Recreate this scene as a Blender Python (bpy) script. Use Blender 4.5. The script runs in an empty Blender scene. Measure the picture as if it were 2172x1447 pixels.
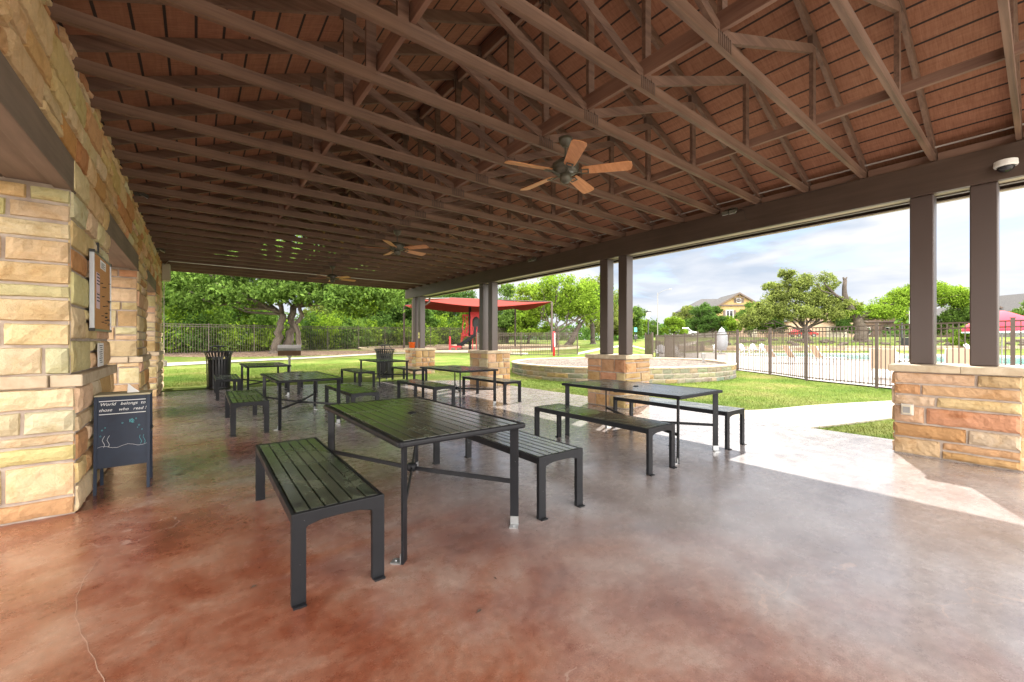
import bpy, bmesh, math, random
import numpy as np
from mathutils import Vector, Matrix, noise
R=math.radians; PI=math.pi
rnd=random.Random(7); rs=np.random.RandomState(11)
sc=bpy.context.scene; C=sc.collection
# ---------------------------------------------------------------- camera
H=1.33; X1,X2,YH=416.0,2212.0,723.5
F=math.sqrt((1086-X1)*(X2-1086)); YAW=math.atan((1086-X1)/F); SN,CS=math.sin(YAW),math.cos(YAW)
cam=bpy.data.cameras.new('camera'); co=bpy.data.objects.new('camera',cam); C.objects.link(co); sc.camera=co
co.location=(0,0,H); co.rotation_euler=(R(90),0,-YAW)
cam.sensor_width=36; cam.lens=F/2172*36; cam.clip_start=.05; cam.clip_end=2000
# ---------------------------------------------------------------- world, sun, exposure
SUN=Vector((.99,.44,1.0)).normalized()
SEL=math.asin(SUN.z); SAZ=math.atan2(SUN.x,SUN.y)
w=bpy.data.worlds.new("World"); sc.world=w; w.use_nodes=True
nt=w.node_tree; N=nt.nodes; L=nt.links; N.clear()
out=N.new('ShaderNodeOutputWorld'); bg=N.new('ShaderNodeBackground'); sky=N.new('ShaderNodeTexSky')
sky.sky_type='NISHITA'; sky.sun_disc=False; sky.sun_elevation=SEL; sky.sun_rotation=SAZ; sky.air_density=1.0; sky.dust_density=.6
bg.inputs[1].default_value=.055
tc=N.new('ShaderNodeTexCoord'); mp=N.new('ShaderNodeMapping'); mp.inputs['Scale'].default_value=(1.6,1.6,6.0); mp.inputs['Rotation'].default_value=(0,0,.5)
n1=N.new('ShaderNodeTexNoise'); n1.inputs['Scale'].default_value=1.7; n1.inputs['Detail'].default_value=9; n1.inputs['Roughness'].default_value=.56; n1.inputs['Distortion'].default_value=.35
cr=N.new('ShaderNodeValToRGB'); cr.color_ramp.elements[0].position=.22; cr.color_ramp.elements[1].position=.42
n2=N.new('ShaderNodeTexNoise'); n2.inputs['Scale'].default_value=2.6; n2.inputs['Detail'].default_value=9; n2.inputs['Distortion'].default_value=.4
cr2=N.new('ShaderNodeValToRGB'); cr2.color_ramp.elements[0].position=.36; cr2.color_ramp.elements[1].position=.60
cr2.color_ramp.elements[0].color=(2.8,3.2,3.8,1); cr2.color_ramp.elements[1].color=(4.4,4.45,4.6,1)
mx=N.new('ShaderNodeMix'); mx.data_type='RGBA'
L.new(tc.outputs['Generated'],mp.inputs[0]); L.new(mp.outputs[0],n1.inputs['Vector']); L.new(mp.outputs[0],n2.inputs['Vector'])
L.new(n1.outputs[0],cr.inputs[0]); L.new(n2.outputs[0],cr2.inputs[0])
L.new(cr.outputs[0],mx.inputs[0]); tint=N.new('ShaderNodeMix'); tint.data_type='RGBA'; tint.blend_type='MULTIPLY'; tint.inputs[0].default_value=1; tint.inputs[7].default_value=(.55,.7,.95,1); L.new(sky.outputs[0],tint.inputs[6]); L.new(tint.outputs[2],mx.inputs[6]); L.new(cr2.outputs[0],mx.inputs[7])
# added fill: unseen sky behind the camera is brightened to lift the interior
dt=N.new('ShaderNodeVectorMath'); dt.operation='DOT_PRODUCT'; dt.inputs[1].default_value=(-SN,-CS,0.12)
mr=N.new('ShaderNodeMapRange'); mr.interpolation_type='SMOOTHSTEP'; mr.inputs[1].default_value=-.35; mr.inputs[2].default_value=.35; mr.inputs[3].default_value=0; mr.inputs[4].default_value=1
L.new(tc.outputs['Generated'],dt.inputs[0]); L.new(dt.outputs['Value'],mr.inputs[0])
bank=N.new('ShaderNodeMix'); bank.data_type='RGBA'; bank.inputs[7].default_value=(35,33.5,31.5,1); L.new(mr.outputs[0],bank.inputs[0]); L.new(mx.outputs[2],bank.inputs[6])
L.new(bank.outputs[2],bg.inputs[0]); L.new(bg.outputs[0],out.inputs[0])
sl=bpy.data.lights.new('sun','SUN'); sl.energy=2.4; sl.angle=R(.5); sl.color=(1,.95,.86)
so=bpy.data.objects.new('sun',sl); C.objects.link(so); so.rotation_euler=(-SUN).to_track_quat('-Z','Y').to_euler(); so.location=(20,10,30)
sc.view_settings.view_transform='Standard'; sc.view_settings.look='None'; sc.view_settings.gamma=1; sc.view_settings.exposure=2.1
sc.render.engine='CYCLES'; sc.cycles.max_bounces=10; sc.cycles.diffuse_bounces=6; sc.cycles.glossy_bounces=4; sc.cycles.transparent_max_bounces=16
try: sc.cycles.use_denoising=True
except Exception: pass
# ---------------------------------------------------------------- helpers
def at(u,d,z=0.0):
    "bearing column u of the picture and depth d in metres -> a point of the place"
    l=(u-1086)/F*d
    return Vector((d*SN+l*CS, d*CS-l*SN, z))
def terr(x,y):
    d=x*SN+y*CS; l=x*CS-y*SN; r=math.hypot(x,y)
    zl=.03*min(max(0,r-13),50)
    if d<=1: return -.03 if r<40 else -.03
    a=l/d
    if d<50: zr=0
    elif d<51: zr=.6*(d-50)
    else: zr=min(.6+(d-51)*.1,2.0)
    t=min(1,max(0,(a-.27)/.10)); t=t*t*(3-2*t)
    if a<-1.2: zl*=max(0,1-(-1.2-a))
    return zl*(1-t)+zr*t-.03
class MB:
    def __init__(s): s.v=[]; s.f=[]; s.m=[]; s.c=[]
    def add(s,vs,fs,mi=0,col=None):
        o=len(s.v); s.v+= [tuple(v) for v in vs]; s.f+=[tuple(i+o for i in f) for f in fs]; s.m+=[mi]*len(fs); s.c+=[col]*len(fs)
    def box(s,x0,x1,y0,y1,z0,z1,mi=0,col=None):
        s.add([(x0,y0,z0),(x1,y0,z0),(x1,y1,z0),(x0,y1,z0),(x0,y0,z1),(x1,y0,z1),(x1,y1,z1),(x0,y1,z1)],
              [(0,3,2,1),(4,5,6,7),(0,1,5,4),(1,2,6,5),(2,3,7,6),(3,0,4,7)],mi,col)
    def bar(s,p,q,w,h,up=(0,0,1),mi=0):
        p=Vector(p);q=Vector(q);d=(q-p).normalized();u=Vector(up);a=d.cross(u)
        if a.length<1e-4: a=d.cross(Vector((0,1,0)))
        a.normalize();b=a.cross(d).normalized();a=a*w/2;b=b*h/2
        vs=[p-a-b,p+a-b,p+a+b,p-a+b,q-a-b,q+a-b,q+a+b,q-a+b]
        s.add(vs,[(0,1,2,3),(7,6,5,4),(0,4,5,1),(1,5,6,2),(2,6,7,3),(3,7,4,0)],mi)
    def tube(s,pts,rad,n=8,mi=0,cap=True):
        pts=[Vector(p) for p in pts]; rad=rad if hasattr(rad,'__len__') else [rad]*len(pts); o=len(s.v); fs=[];vs=[]
        ref=Vector((.13,.31,.94)).normalized()
        for i,p in enumerate(pts):
            d=(pts[min(i+1,len(pts)-1)]-pts[max(i-1,0)]).normalized()
            a=d.cross(ref)
            if a.length<.1: a=d.cross(Vector((1,0,0)))
            a.normalize(); b=d.cross(a)
            for k in range(n):
                t=2*PI*k/n; vs.append(p+(a*math.cos(t)+b*math.sin(t))*rad[i])
        for i in range(len(pts)-1):
            for k in range(n): fs.append((i*n+k,i*n+(k+1)%n,(i+1)*n+(k+1)%n,(i+1)*n+k))
        if cap: fs.append(tuple(range(n))[::-1]); fs.append(tuple((len(pts)-1)*n+k for k in range(n)))
        s.add(vs,fs,mi)
    def lathe(s,prof,c=(0,0,0),n=24,mi=0):
        vs=[];fs=[];c=Vector(c)
        for r,z in prof:
            for k in range(n): t=2*PI*k/n; vs.append(c+Vector((r*math.cos(t),r*math.sin(t),z)))
        for i in range(len(prof)-1):
            for k in range(n): fs.append((i*n+k,i*n+(k+1)%n,(i+1)*n+(k+1)%n,(i+1)*n+k))
        fs.append(tuple(range(n))[::-1]); fs.append(tuple((len(prof)-1)*n+k for k in range(n)))
        s.add(vs,fs,mi)
    def prism(s,poly,off,mi=0):
        "polygon (list of 3-D points) extruded by off"
        n=len(poly); off=Vector(off); P=[Vector(p) for p in poly]
        s.add(P+[p+off for p in P],[tuple(range(n))[::-1],tuple(range(n,2*n))]+[(i,(i+1)%n,n+(i+1)%n,n+i) for i in range(n)],mi)
    def build(s,name,mats,parent=None,smooth=False,bevel=0,fix=True):
        me=bpy.data.meshes.new(name); me.from_pydata(s.v,[],s.f)
        for m in (mats if isinstance(mats,(list,tuple)) else [mats]): me.materials.append(m)
        me.polygons.foreach_set('material_index',s.m)
        if any(c is not None for c in s.c):
            at_=me.attributes.new('stone','FLOAT_COLOR','CORNER'); buf=[]
            for f,c in zip(s.f,s.c): buf+=list((c or (.5,.4,.3))+(1,))*len(f)
            at_.data.foreach_set('color',buf)
        if fix:
            bm=bmesh.new(); bm.from_mesh(me); bmesh.ops.recalc_face_normals(bm,faces=bm.faces); bm.to_mesh(me); bm.free()
        if smooth: me.polygons.foreach_set('use_smooth',[True]*len(me.polygons))
        me.update(); o=bpy.data.objects.new(name,me); C.objects.link(o)
        if parent: o.parent=parent
        if bevel:
            b=o.modifiers.new('b','BEVEL'); b.width=bevel; b.segments=2; b.limit_method='ANGLE'; b.angle_limit=R(40)
        return o
def tag(o,label=None,cat=None,group=None,kind=None):
    if label: o['label']=label
    if cat: o['category']=cat
    if group: o['group']=group
    if kind: o['kind']=kind
    return o
def thing(name,label,cat,loc=(0,0,0),rz=0,group=None):
    o=bpy.data.objects.new(name,None); C.objects.link(o); o.location=loc; o.rotation_euler=(0,0,rz); o.empty_display_size=.2
    return tag(o,label,cat,group)
def kids(o): return [c for c in bpy.data.objects if c.parent==o]
def dup(o,loc=None,rz=None,label=None,parent=None,scale=None):
    ch=kids(o); c=o.copy(); C.objects.link(c); c.parent=parent
    if loc is not None: c.location=loc
    if rz is not None: c.rotation_euler=(0,0,rz)
    if label: c['label']=label
    if scale: c.scale=scale if hasattr(scale,'__len__') else (scale,)*3
    for k in ch: dup(k,parent=c)
    return c
# ---------------------------------------------------------------- materials
def mat(name,col,rough=.5,metal=0,spec=.5):
    m=bpy.data.materials.new(name); m.use_nodes=True; b=m.node_tree.nodes['Principled BSDF']
    b.inputs['Base Color'].default_value=(*col,1); b.inputs['Roughness'].default_value=rough; b.inputs['Metallic'].default_value=metal; b.inputs['Specular IOR Level'].default_value=spec
    return m
def nd(m,t,**kw):
    n=m.node_tree.nodes.new(t)
    for k,v in kw.items():
        if k in n.inputs.keys() if hasattr(n.inputs,'keys') else False: n.inputs[k].default_value=v
        else: setattr(n,k,v)
    return n
def coords(m,scale=(1,1,1),obj=True):
    t=nd(m,'ShaderNodeTexCoord'); p=nd(m,'ShaderNodeMapping'); p.inputs['Scale'].default_value=scale
    m.node_tree.links.new(t.outputs['Object' if obj else 'Generated'],p.inputs[0]); return p.outputs[0]
def nz(m,vec,scale,detail=4,rough=.55,dist=0):
    n=nd(m,'ShaderNodeTexNoise'); n.inputs['Scale'].default_value=scale; n.inputs['Detail'].default_value=detail; n.inputs['Roughness'].default_value=rough; n.inputs['Distortion'].default_value=dist
    m.node_tree.links.new(vec,n.inputs['Vector']); return n.outputs[0]
def ramp(m,fac,stops):
    r=nd(m,'ShaderNodeValToRGB'); e=r.color_ramp.elements
    while len(e)<len(stops): e.new(.5)
    for i,(p,c) in enumerate(stops): e[i].position=p; e[i].color=(*c,1) if len(c)==3 else c
    m.node_tree.links.new(fac,r.inputs[0]); return r.outputs[0]
def mixc(m,f,a,b,mode='MIX'):
    x=nd(m,'ShaderNodeMix'); x.data_type='RGBA'; x.blend_type=mode
    lk=m.node_tree.links
    for i,v in ((0,f),(6,a),(7,b)):
        if hasattr(v,'is_linked') or hasattr(v,'links'): lk.new(v,x.inputs[i])
        else: x.inputs[i].default_value=(*v,1) if hasattr(v,'__len__') else v
    return x.outputs[2]
def setb(m,col=None,rough=None,bump=None,bstr=.3,bdist=.01,alpha=None):
    b=m.node_tree.nodes['Principled BSDF']; lk=m.node_tree.links
    if col is not None: lk.new(col,b.inputs['Base Color'])
    if rough is not None: lk.new(rough,b.inputs['Roughness'])
    if bump is not None:
        n=nd(m,'ShaderNodeBump'); n.inputs['Strength'].default_value=bstr; n.inputs['Distance'].default_value=bdist
        lk.new(bump,n.inputs['Height']); lk.new(n.outputs[0],b.inputs['Normal'])
    return m
def g3(v): return (v,v,v)
def wood(name,dark,light,sc_,rough=.6,bstr=.25):
    m=mat(name,dark,rough); v=coords(m,sc_); a=nz(m,v,1,6,.6,.4); v2=coords(m,(1.3,1.3,1.3)); b=nz(m,v2,1,3)
    c=ramp(m,a,[(.3,dark),(.7,light)]); c=mixc(m,.35,c,ramp(m,b,[(.3,tuple(x*.7 for x in dark)),(.75,tuple(x*1.2 for x in light))]))
    return setb(m,c,None,a,bstr,.004)
M={}
M['truss']=wood('truss wood',(.085,.046,.030),(.235,.14,.095),(1.2,30,30),.6,.5)
M['trusspl']=mat('nail plate',(.095,.06,.044),.5)
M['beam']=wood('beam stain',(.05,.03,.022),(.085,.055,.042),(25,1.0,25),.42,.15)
M['beamlight']=wood('beam underside lit',(.42,.36,.28),(.55,.48,.38),(25,1.0,25),.6,.1)  # beam wood turned cream: reflected sunlight put into the colour
M['column']=setb(mat('column metal brown',(.07,.048,.042),.38))
M['strong']=wood('strongback wood',(.14,.07,.047),(.27,.16,.11),(30,1.2,30))
M['timber']=wood('grey lintel timber',(.13,.095,.07),(.24,.18,.14),(14,1.3,14),.7,.4)
# roof deck : rough sawn grooved plywood, grooves every 0.2 m run along Y
m=mat('rough sawn deck',(.2,.09,.05),.75); M['deck']=m
v=coords(m,(5,60,5)); a=nz(m,v,1,7,.7,.8); v3=coords(m,(34,3,34)); b_=nz(m,v3,1,5,.6,.5); v2=coords(m,(.8,.8,.8)); c_=nz(m,v2,1,3)
sep=nd(m,'ShaderNodeSeparateXYZ'); t_=nd(m,'ShaderNodeTexCoord'); lk=m.node_tree.links; lk.new(t_.outputs['Object'],sep.inputs[0])
def mth(m,op,a,b=None,c=None):
    n=nd(m,'ShaderNodeMath'); n.operation=op
    for i,v in enumerate((a,b,c)):
        if v is None: continue
        if hasattr(v,'links'): m.node_tree.links.new(v,n.inputs[i])
        else: n.inputs[i].default_value=v
    return n.outputs[0]
sl_=mth(m,'DIVIDE',sep.outputs[0],.2); fr=mth(m,'FRACT',sl_); gr=mth(m,'LESS_THAN',mth(m,'ABSOLUTE',mth(m,'SUBTRACT',fr,.5)),.45)
col=ramp(m,a,[(.28,(.17,.064,.03)),(.5,(.33,.14,.075)),(.75,(.48,.26,.16))]); col=mixc(m,.45,col,ramp(m,b_,[(.3,(.20,.08,.04)),(.75,(.42,.20,.115))]))
col=mixc(m,mth(m,'MULTIPLY',c_,.5),col,(.15,.065,.035)); col=mixc(m,gr,(.02,.01,.007),col)
setb(m,col,None,mth(m,'ADD',mth(m,'MULTIPLY',a,.5),mth(m,'MULTIPLY',gr,2.0)),.6,.008)
# stone (per stone colour comes from the mesh)
def stonemat(name,k=1.0):
    m=mat(name,(.5,.4,.3),.85); at_=nd(m,'ShaderNodeAttribute'); at_.attribute_name='stone'
    v=coords(m); a=nz(m,v,4.5,9,.68,.6); b=nz(m,v,17,8,.7,.3); e=nz(m,v,75,4,.75)
    veins=ramp(m,a,[(.30,(.58,.40,.22)),(.40,(.88,.82,.68)),(.50,(1,1,.98)),(.8,(1.06,1.06,1.0))])
    c=mixc(m,.75,at_.outputs[0],veins,'MULTIPLY'); c=mixc(m,.5,c,ramp(m,b,[(.3,g3(.72)),(.7,g3(1.15))]),'MULTIPLY')
    h=mth(m,'ADD',mth(m,'MULTIPLY',b,1.0),mth(m,'MULTIPLY',e,.35))
    return setb(m,c,None,h,1.0,.016)
M['stone']=stonemat('rough limestone')
m=mat('mortar',(.40,.33,.28),.9); v=coords(m); setb(m,ramp(m,nz(m,v,9,5),[(.3,(.30,.24,.20)),(.7,(.46,.39,.33))]),None,nz(m,v,60,4),.5,.004); M['mortar']=m
m=mat('cap limestone',(.58,.47,.33),.8); v=coords(m); setb(m,ramp(m,nz(m,v,6,6,.6,.8),[(.3,(.38,.285,.185)),(.7,(.55,.46,.33))]),None,nz(m,v,30,5),.4,.006); M['cap']=m
# floor : acid stained concrete
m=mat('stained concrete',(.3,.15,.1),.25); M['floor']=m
v=coords(m); vs=coords(m,(.55,1.0,1)); big=nz(m,vs,.9,5,.6,1.2); mid=nz(m,v,1.5,10,.72,.35); fine=nz(m,v,22,8,.75); gritn=nz(m,v,160,3,.7); spk=nz(m,v,120,2)
sp=nd(m,'ShaderNodeSeparateXYZ'); t_=nd(m,'ShaderNodeTexCoord'); m.node_tree.links.new(t_.outputs['Object'],sp.inputs[0])
red=ramp(m,mid,[(.30,(.115,.032,.018)),(.43,(.205,.064,.034)),(.53,(.265,.115,.072)),(.68,(.34,.215,.16))])
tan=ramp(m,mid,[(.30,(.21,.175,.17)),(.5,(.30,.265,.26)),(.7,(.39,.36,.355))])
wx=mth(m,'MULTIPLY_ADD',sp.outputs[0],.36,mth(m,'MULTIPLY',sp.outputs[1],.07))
wfac=mth(m,'ADD',mth(m,'MULTIPLY',big,1.3),mth(m,'SUBTRACT',wx,.95)); wf=ramp(m,wfac,[(.05,g3(.0)),(.4,g3(.5)),(.8,g3(1))])  # stain blend; greyer towards the right, with sky reflection painted into the colour
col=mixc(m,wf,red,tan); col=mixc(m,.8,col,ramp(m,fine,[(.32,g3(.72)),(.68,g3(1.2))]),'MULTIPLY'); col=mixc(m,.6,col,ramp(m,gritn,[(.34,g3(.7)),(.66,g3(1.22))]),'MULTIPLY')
# hairline cracks and saw joints, dark drips
vo=nd(m,'ShaderNodeTexVoronoi'); vo.feature='DISTANCE_TO_EDGE'; vo.inputs['Scale'].default_value=.42
wv=nd(m,'ShaderNodeVectorMath'); wv.operation='ADD'; nn=nd(m,'ShaderNodeTexNoise'); nn.inputs['Scale'].default_value=2.2; nn.inputs['Detail'].default_value=5; m.node_tree.links.new(v,nn.inputs['Vector'])
m.node_tree.links.new(v,wv.inputs[0]); m.node_tree.links.new(nn.outputs['Color'],wv.inputs[1]); m.node_tree.links.new(wv.outputs[0],vo.inputs['Vector'])
crk=mth(m,'LESS_THAN',vo.outputs[0],.0028); crk=mth(m,'MULTIPLY',crk,mth(m,'GREATER_THAN',big,.5)); col=mixc(m,mth(m,'MULTIPLY',crk,.35),col,(.5,.38,.32))
jx=mth(m,'LESS_THAN',mth(m,'ABSOLUTE',mth(m,'SUBTRACT',mth(m,'FRACT',mth(m,'DIVIDE',mth(m,'ADD',sp.outputs[1],-.305),9.7)),.5)),.0007)
jy=mth(m,'LESS_THAN',mth(m,'ABSOLUTE',mth(m,'SUBTRACT',sp.outputs[0],3.1)),.003)
jt=mth(m,'MULTIPLY',jx,.7); col=mixc(m,mth(m,'MULTIPLY',jt,.55),col,(.07,.045,.035))
sp2=ramp(m,nz(m,v,34,3,.6),[(.74,g3(0)),(.765,g3(.5))]); col=mixc(m,sp2,col,(.55,.45,.40)); sp3=ramp(m,nz(m,v,23,4,.6),[(.24,g3(.6)),(.27,g3(0))]); col=mixc(m,sp3,col,(.08,.04,.03))
dk=ramp(m,nz(m,v,1.3,7,.7,.5),[(.60,g3(1)),(.72,g3(.68))]); col=mixc(m,1.0,col,dk,'MULTIPLY')
rg=ramp(m,nz(m,v,5,8,.75),[(.3,g3(.14)),(.7,g3(.40))])
m.node_tree.nodes['Principled BSDF'].inputs['Coat Weight'].default_value=.55; m.node_tree.nodes['Principled BSDF'].inputs['Coat Roughness'].default_value=.17
setb(m,col,rg,mth(m,'ADD',mth(m,'MULTIPLY',mid,.08),mth(m,'ADD',mth(m,'MULTIPLY',fine,.12),mth(m,'MULTIPLY',jt,-1.0))),.06,.004)
def conc(name,a,b,s=1.0,rough=.85):
    m=mat(name,a,rough,0,.12); v=coords(m); f=nz(m,v,1.2*s,6,.6); g=nz(m,v,40*s,4,.7)
    c=mixc(m,.4,ramp(m,f,[(.3,a),(.7,b)]),ramp(m,g,[(.3,g3(.75)),(.7,g3(1.1))]),'MULTIPLY'); return setb(m,c,None,g,.3,.004)
M['path']=conc('pale concrete',(.33,.295,.25),(.43,.39,.34))
M['deckc']=conc('pool deck concrete',(.29,.26,.245),(.36,.33,.31))
# lawn
m=mat('lawn',(.12,.17,.03),.95,0,.05); M['lawn']=m
v=coords(m); a=nz(m,v,.5,5,.6); b_=nz(m,v,9,6,.7); c_=nz(m,v,70,3,.7)
col=ramp(m,a,[(.3,(.085,.155,.025)),(.5,(.155,.205,.045)),(.68,(.25,.24,.085))]); col=mixc(m,.8,col,ramp(m,b_,[(.25,g3(.55)),(.7,g3(1.2))]),'MULTIPLY'); col=mixc(m,.7,col,ramp(m,c_,[(.3,g3(.55)),(.7,g3(1.25))]),'MULTIPLY')
setb(m,col,None,mth(m,'ADD',c_,b_),.9,.04)
m=mat('grass blades',(.13,.2,.04),.8,0,.2); v=coords(m); gi=nd(m,'ShaderNodeNewGeometry')
col=ramp(m,nz(m,v,.5,5,.6),[(.3,(.11,.20,.03)),(.5,(.20,.27,.052)),(.68,(.31,.29,.10))]); col=mixc(m,.6,col,ramp(m,gi.outputs['Random Per Island'],[(0,g3(.6)),(1,g3(1.35))]),'MULTIPLY'); setb(m,col); M['blade']=m
def leafmat(name,a,b,k=1.0):
    m=bpy.data.materials.new(name); m.use_nodes=True; n=m.node_tree.nodes; l=m.node_tree.links; n.clear()
    o=n.new('ShaderNodeOutputMaterial'); d=n.new('ShaderNodeBsdfDiffuse'); t=n.new('ShaderNodeBsdfTranslucent'); mx=n.new('ShaderNodeMixShader'); mx.inputs[0].default_value=.42
    g=n.new('ShaderNodeNewGeometry'); c=ramp(m,g.outputs['Random Per Island'],[(0,a),(.6,b),(1,tuple(min(1,x*1.5) for x in b))])
    v=coords(m); c=mixc(m,.8,c,ramp(m,nz(m,v,.55,3),[(.3,g3(.6)),(.7,g3(1.35))]),'MULTIPLY')
    l.new(c,d.inputs[0]); tc_=mixc(m,1.0,c,(1.05,1.12,.72),'MULTIPLY'); l.new(tc_,t.inputs[0]); l.new(d.outputs[0],mx.inputs[1]); l.new(t.outputs[0],mx.inputs[2]); l.new(mx.outputs[0],o.inputs[0]); return m
M['leafa']=leafmat('bright oak leaves',(.06,.112,.024),(.12,.19,.042))
M['leafb']=leafmat('dark oak leaves',(.04,.08,.02),(.075,.135,.032))
M['leafc']=leafmat('yellow green leaves',(.10,.17,.02),(.19,.28,.035))
M['leafd']=leafmat('olive leaves',(.095,.125,.035),(.19,.22,.06))
m=mat('bark',(.15,.11,.085),.9); v=coords(m,(6,6,1.2)); a=nz(m,v,2.5,7,.7,1); setb(m,ramp(m,a,[(.3,(.045,.034,.026)),(.7,(.14,.11,.085))]),None,a,.9,.05); M['bark']=m
m=mat('dark bark',(.06,.05,.04),.9); v=coords(m,(6,6,1.2)); a=nz(m,v,2.5,6,.7,1); setb(m,ramp(m,a,[(.3,(.03,.022,.018)),(.7,(.11,.085,.07))]),None,a,.9,.05); M['barkd']=m
def gravel(name,s,cols):
    m=mat(name,cols[0],.95,0,.05); v=coords(m); vo=nd(m,'ShaderNodeTexVoronoi'); vo.inputs['Scale'].default_value=s; m.node_tree.links.new(v,vo.inputs['Vector'])
    sx=nd(m,'ShaderNodeSeparateXYZ'); m.node_tree.links.new(vo.outputs['Color'],sx.inputs[0])
    setb(m,ramp(m,sx.outputs[0],[(0,cols[0]),(.5,cols[1]),(1,cols[2])]),None,mth(m,'MULTIPLY',vo.outputs[0],-1.0),1.0,.05); return m
M['gravel']=gravel('river gravel',22,[(.07,.06,.05),(.17,.145,.125),(.34,.29,.25)])
M['mulch']=gravel('bark mulch',14,[(.07,.045,.03),(.16,.11,.08),(.27,.2,.15)])
# painted metals
def paint(name,c,rough=.35,bs=.05,nick=0):
    m=mat(name,c,rough); v=coords(m); a=nz(m,v,9,6,.7); cc=mixc(m,.6,c,ramp(m,a,[(.3,g3(.7)),(.72,g3(1.35))]),'MULTIPLY')
    if nick: m.node_tree.nodes['Principled BSDF'].inputs['Specular IOR Level'].default_value=.18; cc=mixc(m,ramp(m,nz(m,v,42,4,.6),[(.735,g3(0)),(.745,g3(1))]),cc,(.42,.43,.44))
    setb(m,cc,ramp(m,nz(m,v,4,5),[(.3,g3(max(.05,rough-.1))),(.7,g3(rough+.14))]),nz(m,v,180,2),bs,.001); return m
M['metal']=paint('charcoal powder coat',(.013,.0135,.016),.38,.05,1)
m=mat('slat powder coat',(.045,.05,.045),.3); v=coords(m); a=nz(m,v,3,6,.7,.6); b_=nz(m,v,30,5,.7)  # olive tint paints tree and lawn reflections into the slat colour
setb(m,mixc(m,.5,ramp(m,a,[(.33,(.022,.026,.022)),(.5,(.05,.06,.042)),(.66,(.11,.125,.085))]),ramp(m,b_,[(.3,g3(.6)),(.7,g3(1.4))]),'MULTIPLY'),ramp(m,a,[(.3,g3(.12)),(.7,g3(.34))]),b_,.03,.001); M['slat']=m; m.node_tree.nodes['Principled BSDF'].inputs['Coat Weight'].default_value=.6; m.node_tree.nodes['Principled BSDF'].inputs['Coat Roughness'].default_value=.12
M['fence']=paint('bronze fence paint',(.065,.045,.035),.45)
M['black']=paint('black paint',(.018,.018,.02),.35)
M['crack']=mat('crack filler',(.42,.27,.20),.6)
M['galv']=mat('galvanised',(.42,.43,.44),.45,.8)
M['white']=mat('white plastic',(.78,.77,.74),.4)
M['beige']=mat('beige box',(.50,.44,.34),.5)
M['conduit']=mat('conduit',(.55,.52,.48),.4,.5)
M['glass']=mat('dark glass',(.02,.02,.025),.08)
M['lens']=mat('lamp lens',(.6,.6,.55),.2)
m=mat('fan blade wood',(.45,.2,.08),.45); v=coords(m,(2,22,22)); a=nz(m,v,1.5,5,.6,.3); setb(m,ramp(m,a,[(.3,(.48,.19,.07)),(.7,(.66,.31,.14))])); M['blade_w']=m
M['bronze']=paint('aged bronze',(.075,.068,.05),.4)
M['red']=paint('red play plastic',(.55,.025,.035),.35)
M['shade']=mat('red shade cloth',(.21,.035,.028),.95,0,.05)
b=M['shade'].node_tree.nodes['Principled BSDF']
M['orange']=mat('orange plastic',(.9,.16,.01),.45)
M['cork']=setb(mat('cork',(.55,.28,.10),.9)); m=M['cork']; v=coords(m); setb(m,ramp(m,nz(m,v,60,4,.7),[(.3,(.46,.22,.07)),(.7,(.62,.34,.14))]))
M['alu']=mat('aluminium',(.42,.43,.45),.35,.8)
M['paper']=mat('paper',(.78,.77,.76),.8); M['pink']=mat('pink paper',(.72,.55,.60),.8); M['ink']=mat('ink',(.05,.05,.06),.8); M['yellow']=mat('yellow sticker',(.62,.55,.2),.6)
m=mat('chalkboard',(.012,.018,.03),.55); v=coords(m); setb(m,ramp(m,nz(m,v,7,6,.7),[(.3,(.004,.011,.03)),(.75,(.012,.026,.055))])); M['board']=m
M['chalk']=mat('chalk',(.75,.76,.76),.9); M['bluechalk']=mat('blue chalk',(.12,.45,.5),.9)
M['palewood']=mat('pale wood',(.42,.38,.25),.6)
M['sling']=mat('tan sling',(.50,.36,.26),.7); M['adir']=mat('pale chair plastic',(.62,.62,.64),.5)
M['umb']=mat('red umbrella cloth',(.5,.03,.06),.8); M['greycloth']=mat('grey cloth',(.33,.34,.37),.8)
m=mat('pool water',(.05,.42,.45),.05); v=coords(m); a=nz(m,v,2.5,4,.5,.5); setb(m,ramp(m,a,[(.3,(.03,.30,.34)),(.7,(.10,.50,.52))]),None,a,.25,.05); M['water']=m
M['stucco']=conc('yellow stucco',(.33,.22,.10),(.40,.28,.13)); M['stucco2']=conc('tan stucco',(.42,.29,.20),(.5,.36,.26)); M['grey']=conc('grey siding',(.20,.195,.18),(.26,.25,.23))
m=mat('shingles',(.12,.12,.13),.95,0,.03); v=coords(m,(2,2,8)); setb(m,ramp(m,nz(m,v,3,5,.7),[(.3,(.05,.05,.055)),(.7,(.12,.115,.11))])); M['shingle']=m
M['brownb']=conc('brown siding',(.12,.08,.06),(.17,.12,.09)); M['trim']=mat('brown trim',(.10,.07,.055),.6)
M['carpaint']=mat('red car paint',(.45,.02,.02),.2); M['carwhite']=mat('white car paint',(.7,.7,.7),.2); M['rubber']=mat('rubber',(.02,.02,.02),.8)
M['rust']=paint('rusty steel',(.10,.045,.022),.6); M['steel']=paint('greyed steel',(.22,.21,.20),.35)

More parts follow.
